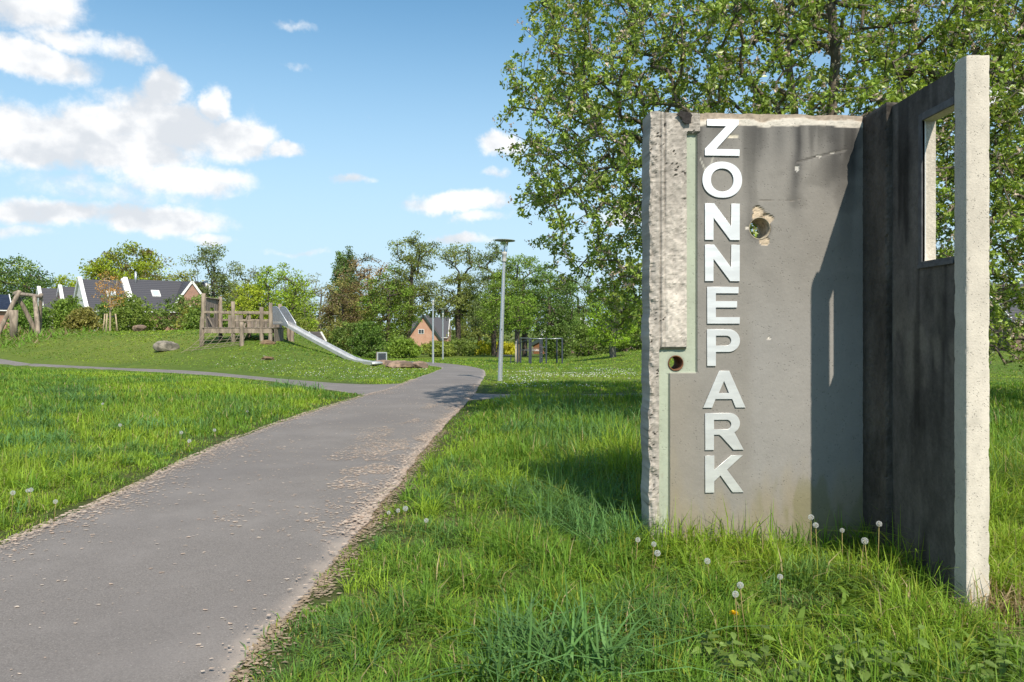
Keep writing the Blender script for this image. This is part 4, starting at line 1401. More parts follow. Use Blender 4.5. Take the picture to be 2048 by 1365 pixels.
# garden shed and white-trimmed shelter
shed = house('small brown timber shed with a low gable behind the exercise frame', 4.7, 104.0, 90, 3.0, 1.7, -0.55, 0.35, plain('shed_timber', (0.20, 0.085, 0.035), (0.14, 0.06, 0.025), 3, 0.8, stretch=(1, 1, 8)), TILEB, GREEN_TRIM, -1.95, False, ov=0.25)
shed.name = 'garden_shed'; shed['category'] = 'shed'
shel = house('little shelter with white gable boards behind the slide', -17.9, 66.0, 80, 2.2, 0.95, -0.45, 1.1, plain('shelter_green', (0.10, 0.12, 0.09), (0.07, 0.09, 0.06), 3, 0.8), TILEB, WHITEP, -0.9, False, ov=0.15)
shel.name = 'shelter'; shel['category'] = 'shelter'


# ================================================================== vegetation helpers
def leaves(name, pos, size, col, mat, parent=None, up=0.6, aspect=0.5, rng=RNG, hang=0.0, droop=None):
    n = len(pos)
    nn = rng.normal(0, 1, (n, 3)) + np.array([0, 0, up])
    nn /= np.linalg.norm(nn, axis=1)[:, None]
    a = rng.normal(0, 1, (n, 3)) + np.array([0, 0, -hang])
    a -= nn * (a * nn).sum(1)[:, None]
    a /= np.linalg.norm(a, axis=1)[:, None] + 1e-9
    b_ = np.cross(nn, a)
    L = size[:, None]
    Wd = L * aspect
    v = np.empty((n, 4, 3), np.float32)
    v[:, 0] = pos - a * L * 0.5
    v[:, 1] = pos + b_ * Wd * 0.5 + nn * Wd * 0.18 - a * L * 0.05
    v[:, 2] = pos + a * L * 0.5
    v[:, 3] = pos - b_ * Wd * 0.5 + nn * Wd * 0.18 - a * L * 0.05
    i = np.arange(n)[:, None] * 4
    q = i + np.array([0, 1, 2, 3])
    return mesh_np(name, v.reshape(-1, 3), [q], mat, parent, col=np.repeat(col, 4, 0))


def tubes(name, chains, mat, parent, sides=5):
    """chains: list of (pts, radii); batched by point count"""
    V, Q, off = [], [], 0
    by = {}
    for p, r in chains:
        by.setdefault(len(p), []).append((p, r))
    for n, lst in by.items():
        if n < 2: continue
        P = np.array([p for p, _ in lst]); R = np.array([r for _, r in lst])
        T = np.gradient(P, axis=1)
        T /= np.linalg.norm(T, axis=2)[..., None] + 1e-9
        ref = np.where(np.abs(T[:, :1, 2:3]) < 0.9, np.array([0, 0, 1.0]), np.array([1.0, 0, 0]))
        S = np.cross(T, ref); S /= np.linalg.norm(S, axis=2)[..., None] + 1e-9
        U = np.cross(S, T)
        a = np.arange(sides) * 2 * np.pi / sides
        v = P[:, :, None, :] + R[:, :, None, None] * (np.cos(a)[:, None] * S[:, :, None, :] + np.sin(a)[:, None] * U[:, :, None, :])
        m_ = len(lst)
        V.append(v.reshape(-1, 3))
        base = off + np.arange(m_)[:, None, None] * n * sides + np.arange(n - 1)[None, :, None] * sides
        j = np.arange(sides)[None, None, :]; j2 = (j + 1) % sides
        Q.append(np.stack([base + j, base + j2, base + sides + j2, base + sides + j], -1).reshape(-1, 4))
        off += m_ * n * sides
    return mesh_np(name, np.concatenate(V), Q, mat, parent, smooth=True)


def grow(rng, stems, targets, step, tip_r, pipe=0.46, sag=0.0, wob=0.12):
    """join every target to the nearest wood already grown; radii by pipe model"""
    pos, par, chains = [], [], []
    for st in stems:
        prev = -1
        ch = []
        for p in st:
            pos.append(np.asarray(p, float)); par.append(prev); prev = len(pos) - 1; ch.append(prev)
        chains.append(ch)
    A = np.zeros((len(pos) + len(targets) * 14, 3)); A[:len(pos)] = pos
    n = len(pos)
    par = par + [0] * (len(A) - n)
    d0 = np.min(np.linalg.norm(targets[:, None, :] - A[None, :n, :], axis=2), axis=1)
    tips = []
    for ti in np.argsort(d0):
        t = targets[ti]
        dv = t - A[:n]
        d = np.linalg.norm(dv, axis=1)
        cost = d + 0.35 * np.maximum(-dv[:, 2], 0) + 0.12 * rng.random(n) * d
        k = int(np.argmin(cost))
        L = d[k]
        m_ = int(np.clip(round(L / step), 1, 12))
        f = (np.arange(1, m_ + 1) / m_)[:, None]
        ctrl = (A[k] + t) / 2 + np.array([0, 0, 0.14 * L]) + rng.normal(0, wob * L, 3)
        pts = (1 - f) ** 2 * A[k] + 2 * f * (1 - f) * ctrl + f ** 2 * t
        ch = [k]
        prev = k
        for p in pts:
            A[n] = p; par[n] = prev; prev = n; ch.append(n); n += 1
        chains.append(ch)
        tips.append(prev)
    cnt = np.zeros(n)
    for tp in tips: cnt[tp] += 1
    for i in range(n - 1, -1, -1):
        if par[i] >= 0: cnt[par[i]] += cnt[i]
    rad = tip_r * np.maximum(cnt, 1) ** pipe
    out = []
    for ch in chains:
        r = rad[ch].copy()
        if len(ch) > 1: r[0] = min(r[0], r[1] * 1.15)
        out.append((A[ch], r))
    dirs = np.array([A[tp] - A[par[tp]] for tp in tips])
    return out, A[tips], dirs


def pts_in(rng, n, prof, rx, ry, z0, z1, shell=0.55):
    """targets through a crown: prof(t) gives relative radius at relative height"""
    out = []
    while len(out) < n:
        t = rng.random(n * 2)
        pr = prof(t)
        ok = rng.random(n * 2) < (pr ** 2 + 0.05)
        t, pr = t[ok], pr[ok]
        a = rng.random(len(t)) * 2 * np.pi
        r = (rng.random(len(t)) ** (0.5 * (1 - shell) + 0.15)) * pr
        out += list(np.stack([np.cos(a) * r * rx, np.sin(a) * r * ry, z0 + t * (z1 - z0)], -1))
    return np.array(out[:n])


PROF = {
    'round': lambda t: np.sqrt(np.clip(1 - (2 * t - 0.85) ** 2 / 1.35, 0, 1)),
    'dome': lambda t: np.sqrt(np.clip(1 - t ** 2.2, 0, 1)) * (0.72 + 0.28 * np.clip(t * 5, 0, 1)),
    'alder': lambda t: np.clip((0.85 + 0.2 * np.sin(t * 9.0)) * (1 - 0.35 * t) * np.clip((1 - t) * 5, 0, 1) ** 0.5, 0.0, 1),
    'poplar': lambda t: np.clip(np.sin(np.clip(t, 0, 1) ** 0.7 * np.pi) ** 0.6, 0.02, 1),
    'cone': lambda t: np.clip((1 - t) ** 0.7, 0.05, 1) * np.clip(t * 6 + 0.4, 0, 1),
}


def tree(label, x, y, Ht, R, zb, prof, ntar, nleaf, leaf, spread, col, seed, colvar=0.22, flat=0.6, bark=BARK, lean=(0, 0), shrub=False, tr=None, group='trees around the park', gap=0.0, nstem=1, two=None, aspect=0.6):
    rg = np.random.default_rng(seed)
    g = float(zt(x, y))
    nm = 'shrub' if shrub else 'tree'
    E0 = empty(nm, (x, y, g))
    tag(E0, label, nm, group)
    ntar = int(ntar * 1.5)
    tg = pts_in(rg, ntar, PROF[prof], R, R, zb, Ht * 0.985)
    tg[:, 0] += lean[0] * (tg[:, 2] / Ht); tg[:, 1] += lean[1] * (tg[:, 2] / Ht)
    stems = []
    hgt = Ht * (0.35 if shrub else 0.72)
    for s in range(nstem):
        k = np.linspace(0, 1, 7)[:, None]
        off = np.array([0, 0]) if nstem == 1 else rg.normal(0, 0.16 * R, 2)
        top = np.array([lean[0] * 0.8 + off[0] * 3, lean[1] * 0.8 + off[1] * 3, hgt])
        st = np.array([off[0] * 0.5, off[1] * 0.5, -0.2]) * (1 - k) + top * k
        st[1:, :2] += np.cumsum(rg.normal(0, 0.028 * Ht / 6, (6, 2)), 0)
        stems.append(st)
    ch, tips, dirs = grow(rg, stems, tg, max(0.3, Ht / 16), tr or (0.016 + 0.0012 * Ht))
    tubes('stem' if shrub else 'trunk', ch, bark, E0, 3 if shrub else 4)
    n = int(nleaf * (1.35 if shrub else 1.75))
    ntar = len(tips)
    ci = rg.integers(0, ntar, n)
    if gap:
        w = rg.random(ntar) ** gap
        ci = rg.choice(ntar, n, p=w / w.sum())
    off = rg.normal(0, 1, (n, 3)); off /= np.linalg.norm(off, axis=1)[:, None]
    off *= (rg.random(n) ** 0.45)[:, None] * spread * np.array([1, 1, flat])
    cs = (0.7 + 0.6 * rg.random(ntar))[:, None]
    pos = tips[ci] + off * cs[ci]
    ctint = 1 + colvar * rg.normal(0, 0.8, (ntar, 1))
    c = np.asarray(col)[None, :] * np.array([2.1, 1.95, 1.65]) * np.clip(ctint, 0.55, 1.6)[ci] * (1 + colvar * rg.normal(0, 0.7, (n, 1))).clip(0.5, 1.7)
    if two is not None:
        k = (rg.random(ntar) < two[1])[ci] & (rg.random(n) < 0.85)
        c[k] = np.asarray(two[0]) * (0.7 + 0.6 * rg.random((k.sum(), 1)))
    pos[:, 2] = np.maximum(pos[:, 2], 0.03)
    leaves('foliage' if shrub else 'crown', pos, leaf * (1.05 if shrub else 0.95) * (0.6 + 0.75 * rg.random(n)), c, LEAF, E0, 0.5, aspect, rg)
    return E0


# ================================================================== background trees
FRESH = (0.135, 0.20, 0.022); OAK = (0.155, 0.205, 0.018); DARKG = (0.045, 0.085, 0.022); ALD = (0.105, 0.135, 0.04); MIDG = (0.09, 0.145, 0.024)
BRN = (0.17, 0.125, 0.07); POP = (0.075, 0.125, 0.035)
G = 'trees around the park'
tree('dark green broad tree at the far left edge', -78.2, 118, 15.3, 7.0, 3.5, 'dome', 120, 8000, 0.36, 1.6, DARKG, 101)
tree('yellow-green crown rising behind the dark tree at the far left', -92.0, 138, 17.6, 5.6, 6.5, 'dome', 60, 4500, 0.4, 1.6, OAK, 102)
tree('low bright yellow-green tree between the dark tree and the row of houses', -66.0, 112, 11.6, 4.6, 3.0, 'dome', 70, 5500, 0.32, 1.3, OAK, 103)
tree('olive tree above the far white copings', -60.5, 116, 10.6, 4.2, 3.0, 'dome', 60, 4200, 0.32, 1.3, (0.15, 0.155, 0.03), 104, two=(BRN, 0.3))
tree('big rounded yellow-green oak towering behind the houses', -57.8, 114, 16.6, 7.8, 4.0, 'dome', 170, 14000, 0.36, 1.6, OAK, 105, two=((0.20, 0.17, 0.05), 0.2))
tree('thin olive tree beside the big oak', -52.0, 120, 13.0, 4.4, 4.5, 'round', 60, 4000, 0.34, 1.3, (0.13, 0.15, 0.03), 106)
tree('tall airy alder rising above the end of the brick house', -38.5, 96, 14.2, 4.2, 2.6, 'alder', 95, 6400, 0.26, 1.05, (0.085, 0.115, 0.045), 107, flat=0.7, gap=0.8)
tree('greyish open-crowned alder next to the taller one', -35.2, 100, 12.2, 3.4, 3.5, 'alder', 60, 3600, 0.26, 1.0, (0.10, 0.125, 0.05), 108, flat=0.7, gap=0.8)
tree('fresh green maple directly behind the play platform', -22.7, 74, 9.4, 3.5, 1.5, 'dome', 110, 7000, 0.21, 0.85, FRESH, 109, gap=0.4, nstem=3)
tree('lower yellow-green tree filling in behind the platform posts', -25.5, 72, 7.2, 2.8, 1.0, 'dome', 80, 5000, 0.2, 0.75, (0.165, 0.21, 0.02), 110, nstem=3)
tree('nearly bare grey tree right of the maple', -24.3, 92, 10.2, 3.2, 2.5, 'round', 110, 1800, 0.2, 0.7, (0.13, 0.145, 0.06), 111, bark=BARKL, tr=0.022, nstem=3)
tree('tall narrow twin-topped poplar', -27.9, 125, 19.0, 2.3, 3.0, 'poplar', 150, 9000, 0.34, 0.8, POP, 112, flat=1.3, two=((0.12, 0.16, 0.06), 0.35))
tree('reddish-brown budding tree in front of the poplar', -16.8, 88, 11.9, 3.4, 2.6, 'round', 100, 4800, 0.22, 0.85, BRN, 113, gap=0.4, two=((0.11, 0.13, 0.045), 0.3))
tree('bushy brownish-green tree at the foot of the poplar', -19.0, 84, 9.4, 2.6, 1.2, 'dome', 80, 4800, 0.22, 0.85, (0.125, 0.125, 0.045), 114, two=(BRN, 0.35))
tree('rounded mid-green tree between the brown tree and the tall alder', -13.3, 80, 9.6, 3.0, 1.8, 'round', 85, 5600, 0.22, 0.85, MIDG, 115, lean=(0.3, 0), two=((0.14, 0.16, 0.03), 0.3))
tree('tallest alder with a dark leaning trunk beside the brick gable', -12.4, 86, 14.0, 3.9, 5.4, 'alder', 95, 6200, 0.23, 0.95, ALD, 116, flat=0.65, lean=(1.6, 0), gap=0.7)
tree('tall airy alder just right of the brick gable', -6.5, 90, 13.9, 3.7, 4.6, 'alder', 95, 6200, 0.23, 0.95, ALD, 117, flat=0.65, gap=0.7)
tree('sparse grey-green alder behind the nearest lamp post', -2.1, 86, 13.0, 3.0, 2.4, 'alder', 80, 4400, 0.22, 0.9, (0.085, 0.12, 0.05), 118, flat=0.5, gap=0.6)
tree('small green tree behind the two alders', -4.6, 104, 10.4, 4.3, 2.2, 'dome', 70, 4500, 0.28, 1.1, (0.11, 0.135, 0.035), 119)
tree('mid-green park tree with straight dark trunk right of the lamp post', 1.3, 76, 10.8, 3.2, 3.0, 'round', 90, 6000, 0.21, 0.85, MIDG, 120, lean=(-0.2, 0))
tree('dark green park tree behind the exercise frame', 3.6, 70, 8.6, 3.0, 2.2, 'round', 85, 5500, 0.2, 0.8, (0.06, 0.105, 0.025), 121)
tree('park tree with leaning dark trunk left of the exercise frame', -1.4, 72, 7.6, 2.6, 2.5, 'round', 60, 3600, 0.2, 0.75, MIDG, 122, lean=(1.0, 0))
tree('mid-green tree in front of the dark brick gable', 7.4, 84, 9.0, 3.6, 1.6, 'round', 90, 5500, 0.22, 0.9, (0.075, 0.125, 0.03), 123)
tree('small bright green birch on the lawn left of the concrete wall', 6.2, 46, 4.6, 1.55, 0.9, 'dome', 90, 5500, 0.115, 0.42, (0.125, 0.205, 0.02), 124, bark=BARKL)
tree('bushy tree half hidden by the concrete wall edge', 11.0, 62, 6.6, 3.0, 1.0, 'dome', 80, 4800, 0.18, 0.75, MIDG, 125)
tree('thin tree seen through the big crown behind the lettering', 25.0, 72, 8.6, 5.0, 1.2, 'round', 70, 3500, 0.22, 0.9, MIDG, 126)
tree('round tree far behind the dark wing panel', 33.5, 66, 6.6, 4.0, 0.8, 'dome', 70, 3500, 0.22, 0.9, MIDG, 127)
tree('fresh green tree by the far house right of the end post', 50.5, 64, 8.6, 4.0, 1.6, 'round', 70, 3500, 0.22, 0.9, FRESH, 128)

tree('yellowish tree low between the far copings and the oak', -70.5, 122, 11.5, 5.0, 2.5, 'dome', 80, 5500, 0.34, 1.4, OAK, 132, two=(BRN, 0.15))
tree('olive-green tree filling the gap left of the oak crown', -64.0, 128, 14.0, 4.6, 3.5, 'dome', 80, 5200, 0.36, 1.4, (0.15, 0.165, 0.03), 133)
tree('pale green tree between the oak and the tall airy alder', -47.0, 124, 12.6, 5.0, 3.0, 'dome', 80, 5200, 0.34, 1.4, (0.12, 0.15, 0.035), 134)
tree('grey-green tree behind the maple', -31.5, 104, 10.6, 4.6, 2.0, 'dome', 80, 4600, 0.3, 1.3, (0.10, 0.13, 0.04), 135)

# staked sapling on the mound
sap = tree('brown-leaved young tree tied to wooden stakes on the mound', -27.6, 51.5, 4.2, 1.0, 1.7, 'round', 40, 700, 0.10, 0.28, (0.26, 0.15, 0.045), 130, bark=plain('pale_bark', (0.42, 0.33, 0.22), (0.3, 0.24, 0.16), 12, 0.9), tr=0.011)
for dx, dy in ((-0.55, 0.1), (-0.1, -0.35), (0.42, 0.2)):
    MB().tube([(dx, dy, -0.2), (dx * 0.7, dy * 0.7, 1.2)], 0.05, 7).build('stake', plain('stake_wood', (0.45, 0.36, 0.24), (0.32, 0.25, 0.16), 8, 0.9), sap, True)
MB().tube([(-0.4, 0.07, 1.05), (0, 0, 1.0), (0.3, 0.14, 1.05)], 0.03, 6).build('tie_band', ANTHR, sap, True)
sap2 = tree('young park tree with a pale stake at its trunk near the exercise frame', 0.36, 48.0, 4.6, 1.3, 1.9, 'round', 50, 2600, 0.12, 0.42, (0.10, 0.165, 0.025), 131)
MB().tube([(-0.12, -0.2, -0.2), (-0.05, -0.1, 1.35)], 0.085, 8).build('stake', plain('pale_stake', (0.62, 0.52, 0.40), (0.5, 0.42, 0.32), 8, 0.9), sap2, True)

# ================================================================== shrubs
SH = [
    (-34.2, 58, 3.0, 1.2, MIDG, 'open leafy shrub between the far gables and the white house'),
    (-33.2, 62, 3.6, 1.3, (0.085, 0.13, 0.03), 'tall shrub in front of the white gable'),
    (-28.8, 57, 2.6, 1.8, (0.095, 0.14, 0.028), 'wide green shrub behind the staked young tree'),
    (-26.9, 60, 3.2, 1.7, (0.08, 0.125, 0.03), 'green shrub covering the lower brick wall'),
    (-24.2, 58, 2.6, 1.6, (0.12, 0.13, 0.03), 'olive shrub under the brick cross gable'),
    (-22.5, 55, 2.5, 1.5, (0.09, 0.14, 0.03), 'green shrub just left of the play platform'),
    (-36.0, 56, 2.2, 1.4, (0.085, 0.15, 0.03), 'shrub behind the log frame'),
    (-30.9, 54, 1.6, 1.0, (0.13, 0.13, 0.04), 'low straggly shrub right of the log frame'),
    (-11.9, 62, 3.0, 1.7, (0.055, 0.10, 0.02), 'dark green rounded shrub behind the litter bin'),
    (-14.3, 66, 3.0, 1.9, (0.07, 0.11, 0.025), 'dark shrub under the reddish-brown tree'),
    (-9.6, 66, 1.8, 1.6, (0.10, 0.16, 0.025), 'low bright shrub right of the litter bin'),
    (-17.2, 74, 3.6, 2.0, (0.12, 0.13, 0.04), 'brownish shrub beside the far lamp post'),
    (-20.3, 70, 3.6, 1.9, (0.11, 0.14, 0.03), 'shrub behind the slide top'),
    (-7.4, 74, 1.5, 1.8, (0.115, 0.15, 0.03), 'low shrub in front of the brick gable'),
    (-5.6, 80, 1.8, 2.1, (0.085, 0.125, 0.03), 'low shrub right of the brick gable'),
    (3.6, 60, 3.0, 1.2, (0.06, 0.10, 0.022), 'dark upright shrub right of the exercise frame'),
    (6.6, 62, 2.8, 1.8, (0.075, 0.12, 0.025), 'spreading shrub behind the birch'),
    (9.4, 60, 2.6, 1.5, (0.09, 0.14, 0.028), 'green shrub right of the birch'),
    (-3.6, 88, 1.5, 1.8, (0.22, 0.24, 0.02), 'yellow-green low shrub by the rail fence'),
    (-1.0, 92, 1.5, 1.8, (0.24, 0.25, 0.02), 'yellowish shrub further right along the rail fence'),
    (-8.6, 96, 1.6, 0.9, (0.42, 0.30, 0.01), 'yellow-flowering shrub near the brick gable'),
    (-36.8, 62, 3.4, 1.5, (0.09, 0.14, 0.03), 'feathery shrub in front of the far white coping'),
    (-30.6, 60, 3.3, 1.5, (0.10, 0.145, 0.03), 'rounded shrub covering the white house wall'),
    (-25.6, 64, 3.4, 1.6, (0.075, 0.12, 0.028), 'dark shrub in front of the brick house wall'),
    (-39.5, 62, 3.0, 1.5, (0.085, 0.13, 0.03), 'shrub at the far left behind the log frame'),
    (-21.0, 78, 3.6, 2.3, (0.12, 0.15, 0.035), 'pale shrub below the bare tree'),
]
for k, (x, y, h, r, c, lab) in enumerate(SH):
    tree(lab, x, y, h * (1.12 if x < -22 else 1), r, 0.15, 'dome', 70, 2600, 0.15 + 0.0006 * y, 0.42 + 0.05 * r, c, 200 + k, shrub=True, nstem=4, tr=0.008, group='shrubs around the lawns')

# far wood that closes the view as one mass
rg = np.random.default_rng(5)
n = 18000
fx_ = rg.uniform(-230, 240, n); fy_ = rg.uniform(180, 215, n)
top = 6.0 + 7.0 * fbm(fx_ * 0.07, 0.0, seed=70, oct=4)
fz_ = zt(fx_, fy_) + top * rg.random(n) ** 0.75
tint = (0.6 + 0.8 * fbm(fx_ * 0.12, fz_ * 0.2, seed=71))[:, None]
fw = leaves('far_wood', np.stack([fx_, fy_, fz_], -1), 0.9 + 0.7 * rg.random(n), np.array([0.10, 0.135, 0.035]) * tint, LEAF, None, 0.5, 0.7, rg)
tag(fw, 'far belt of trees closing the view behind the houses', 'wood', kind='stuff')

# ================================================================== the big tree behind the wall
def big_tree(label, x, y, seed, ntar, nleaf, ncat, env, stems_n):
    rg = np.random.default_rng(seed)
    g = float(zt(x, y))
    E0 = empty('tree', (x, y, g))
    tag(E0, label, 'tree', 'trees around the park')
    cand = rg.uniform(-1, 1, (ntar * 6, 3))
    rr = np.linalg.norm(cand, axis=1)
    cand = cand[(rr < 1) & (rng_keep(rg, rr))]
    P = cand * np.array(env['r']) + np.array(env['c'])
    P = P[env['ok'](P[:, 0], P[:, 1], P[:, 2])][:ntar]
    stems = []
    for s in range(stems_n):
        a = 2 * np.pi * s / stems_n + rg.uniform(-0.3, 0.3)
        sp = rg.uniform(0.5, 1.5)
        k = np.linspace(0, 1, 9)[:, None]
        st = np.concatenate([np.cos(a) * (0.12 + sp * k ** 1.3), np.sin(a) * (0.12 + sp * 0.8 * k ** 1.3), -0.2 + k * rg.uniform(4.2, 6.4)], 1)
        st[1:, :2] += np.cumsum(rg.normal(0, 0.05, (8, 2)), 0)
        stems.append(st)
    ch, tips, dirs = grow(rg, stems, P, 0.26, 0.0045, 0.44, wob=0.10)
    tubes('trunk', ch, BARKL if False else BARK_BIG, E0, 5)
    nt = len(tips)
    dn = dirs / (np.linalg.norm(dirs, axis=1)[:, None] + 1e-9)
    # leaf rosettes along the last twig: small fans of leaves
    per = nleaf // nt
    ci = np.repeat(np.arange(nt), per)
    n = len(ci)
    ros = rg.integers(0, 4, n)
    rpos = tips[ci] - dn[ci] * (ros * 0.085)[:, None]
    roff = (np.random.default_rng(seed + 1).normal(0, 0.075, (nt, 4, 3)))
    rpos = rpos + roff[ci, ros] * (ros > 0)[:, None]
    off = rg.normal(0, 1, (n, 3)); off /= np.linalg.norm(off, axis=1)[:, None]
    pos = rpos + off * (0.015 + 0.065 * rg.random(n))[:, None]
    rel_in = np.clip(np.linalg.norm((P_center(tips, env)), axis=1), 0, 1.2)[ci]
    ct = (0.75 + 0.5 * rg.random(nt))[ci][:, None]
    c = np.array([0.26, 0.355, 0.060]) * ct * (0.75 + 0.5 * rg.random((n, 1)))
    k = rg.random(n) < 0.10
    c[k] = np.array([0.38, 0.42, 0.13]) * (0.8 + 0.4 * rg.random((k.sum(), 1)))
    leaves('crown', pos, 0.047 + 0.044 * rg.random(n), c, LEAF_BIG, E0, 0.55, 0.55, rg, 0.25)
    # faded catkins
    ck = rg.choice(nt, ncat)
    cp = np.repeat(tips[ck] + rg.normal(0, 0.07, (ncat, 3)), 6, 0) + rg.normal(0, 0.022, (ncat * 6, 3))
    cc = np.array([0.58, 0.47, 0.38]) * (0.6 + 0.7 * rg.random((len(cp), 1)))
    leaves('catkins', cp, 0.035 + 0.03 * rg.random(len(cp)), cc, LEAF_DRY, E0, 0.0, 0.5, rg, 1.0)
    return E0


def rng_keep(rg, rr):
    return rg.random(len(rr)) < (0.35 + 0.65 * rr ** 1.5)


def P_center(P, env):
    return (P - np.array(env['c'])) / np.array(env['r'])


BARK_BIG = plain('willow_bark', (0.20, 0.165, 0.125), (0.085, 0.07, 0.055), 18, 0.95, 0.7, 0.02, stretch=(1, 1, 0.35))
LEAF_BIG = leaf_mat('glossy_leaf', 0.32, 0.38, 0.5, (1.3, 1.25, 0.6))
LEAF_DRY = leaf_mat('dry_catkin', 0.3, 0.8, 0.1, (1, 0.9, 0.8))
env1 = dict(c=(0.1, 0.2, 4.7), r=(4.55, 3.4, 4.3), ok=lambda x, y, z: (z > 1.45 - 0.10 * (x + 4.5) + 0.0 * y) & (z > 0.5))
big_tree('large spreading tree with pale catkins right behind the concrete wall', 4.25, 11.2, 301, 4600, 162000, 4600, env1, 7)
env2 = dict(c=(0, 0, 4.2), r=(4.4, 3.2, 4.2), ok=lambda x, y, z: z > 0.7)
big_tree('second spreading tree further right behind the end post', 10.2, 12.6, 302, 2400, 64000, 1800, env2, 6)


# ================================================================== grass
def blades(name, x, y, h, w, col, bend, segs, rng, label, zoff=0.0, bdir=None, mat=GRASS):
    n = len(x)
    z = zt(x, y) + zoff - 0.01
    a = rng.random(n) * 2 * np.pi if bdir is None else bdir
    bd = np.stack([np.cos(a), np.sin(a), 0 * a], -1)
    wd = np.stack([-np.sin(a), np.cos(a), 0 * a], -1)
    tw = rng.normal(0, 0.5, n)[:, None]
    wd = wd * np.cos(tw) + bd * np.sin(tw)
    base = np.stack([x, y, z], -1)
    if segs == 1:
        ts, ws = [0, 1], [1.0, 0]
    elif segs == 2:
        ts, ws = [0, 0.55, 1], [0.85, 0.8, 0]
    else:
        ts, ws = [0, 0.35, 0.7, 1], [0.75, 1.0, 0.7, 0]
    V, C = [], []
    for t, ww in zip(ts, ws):
        c = base + np.stack([0 * x, 0 * x, h * t * (1 - 0.45 * np.minimum(bend, 1.6) * t ** 1.5)], -1) + bd * (h * bend * t ** 1.8)[:, None]
        if ww > 0:
            V += [c - wd * (w * ww / 2)[:, None], c + wd * (w * ww / 2)[:, None]]
        else:
            V.append(c)
    k = len(V)
    V = np.stack(V, 1).reshape(-1, 3)
    i = np.arange(n)[:, None] * k
    faces = []
    q = []
    for s in range(segs - 1):
        q.append(i + np.array([2 * s, 2 * s + 1, 2 * s + 3, 2 * s + 2]))
    if q: faces.append(np.concatenate(q))
    s = segs - 1
    faces.append(i + np.array([2 * s, 2 * s + 1, 2 * s + 2]))
    o = mesh_np(name, V, faces, mat, None, col=np.repeat(col, k, 0))
    tag(o, label, 'grass', kind='stuff')
    return o


def in_wall(x, y, m_=0.0):
    dx, dy = x - WA[0], y - WA[1]
    u = dx * WE[0] + dy * WE[1]
    d = dx * WN[0] + dy * WN[1]
    return ((u > -0.01 - m_) & (u < 1.46) & (d < 0.012 + m_) & (d > -0.215 - m_)) | ((x > 2.335 - m_) & (x < 2.47 + m_) & (y > 3.86 - m_) & (y < 5.17))


def wall_near(x, y):
    dx, dy = x - WA[0], y - WA[1]
    u = dx * WE[0] + dy * WE[1]
    d = dx * WN[0] + dy * WN[1]
    d1 = np.hypot(np.clip(np.abs(u - 0.72) - 0.73, 0, 9), np.clip(np.abs(d + 0.1) - 0.11, 0, 9))
    d2 = np.hypot(np.clip(np.abs(x - 2.4) - 0.07, 0, 9), np.clip(np.abs(y - 4.5) - 0.65, 0, 9))
    return np.minimum(d1, d2)


C_FRESH = np.array([0.258, 0.380, 0.036]); C_MID = np.array([0.152, 0.278, 0.034]); C_BLUE = np.array([0.105, 0.210, 0.060]); C_STRAW = np.array([0.42, 0.34, 0.18]); C_YEL = np.array([0.29, 0.33, 0.045])


def grass_cols(x, y, rng, straw=0.03):
    n = len(x)
    p = fbm(x * 0.55, y * 0.55, seed=80, oct=4)
    p2 = fbm(x * 1.7, y * 1.7, seed=81, oct=3)
    f = sm((p - 0.36) / 0.26)[:, None]
    c = C_MID * (1 - f) + C_FRESH * f
    b = sm((p2 - 0.55) / 0.12)[:, None] * 0.75
    c = c * (1 - b) + C_BLUE * b
    c = c * (0.7 + 0.6 * rng.random((n, 1)))
    k = rng.random(n) < 0.12
    c[k] = C_YEL * (0.7 + 0.5 * rng.random((k.sum(), 1)))
    k = rng.random(n) < straw
    c[k] = C_STRAW * (0.6 + 0.7 * rng.random((k.sum(), 1)))
    return c


def scatter(rng, x0, x1, y0, y1, dens, dmax):
    n = int((x1 - x0) * (y1 - y0) * dmax)
    x = rng.uniform(x0, x1, n); y = rng.uniform(y0, y1, n)
    k = rng.random(n) < dens(x, y) / dmax
    return x[k], y[k]


view = lambda x, y: np.abs(x) < 0.70 * y + 0.9
wide = lambda x, y: np.where(np.abs(x) < 0.70 * y + 0.9, 1.0, np.where(np.abs(x) < 1.05 * y + 3.0, 0.13, 0.0))
# --- near verge, both sides of the path up to 8 m
rg = np.random.default_rng(901)
x, y = scatter(rg, -9.5, 9.5, 1.9, 8.2, lambda x, y: wide(x, y) * 3700 * np.clip(4.6 / np.maximum(y, 3.2), 0.55, 1.2), 5200)
d = off_path(x, y)
k = (d > -0.02 + 0.05 * (fbm(y * 3, x * 3, seed=82) - 0.5)) & ~in_wall(x, y)
x, y, d = x[k], y[k], d[k]
wn = wall_near(x, y)
tall = fbm(x * 0.9, y * 0.9, seed=83, oct=4)
grown = sm((d - 0.02) / 0.75)
h = (0.032 + 0.082 * grown) * (0.55 + 1.1 * tall) * (0.6 + 0.7 * rg.random(len(x)))
cl_ = fbm(x * 4.5, y * 4.5, seed=87, oct=3)
h *= 0.35 + 1.5 * sm((cl_ - 0.32) / 0.35)
h *= 1 + 0.7 * np.exp(-(wn / 0.22) ** 2) + 0.9 * sm((y - 5.2) / 1.5) * sm((x - 0.0) / 0.8) * (tall > 0.4)
c = grass_cols(x, y, rg, 0.045)
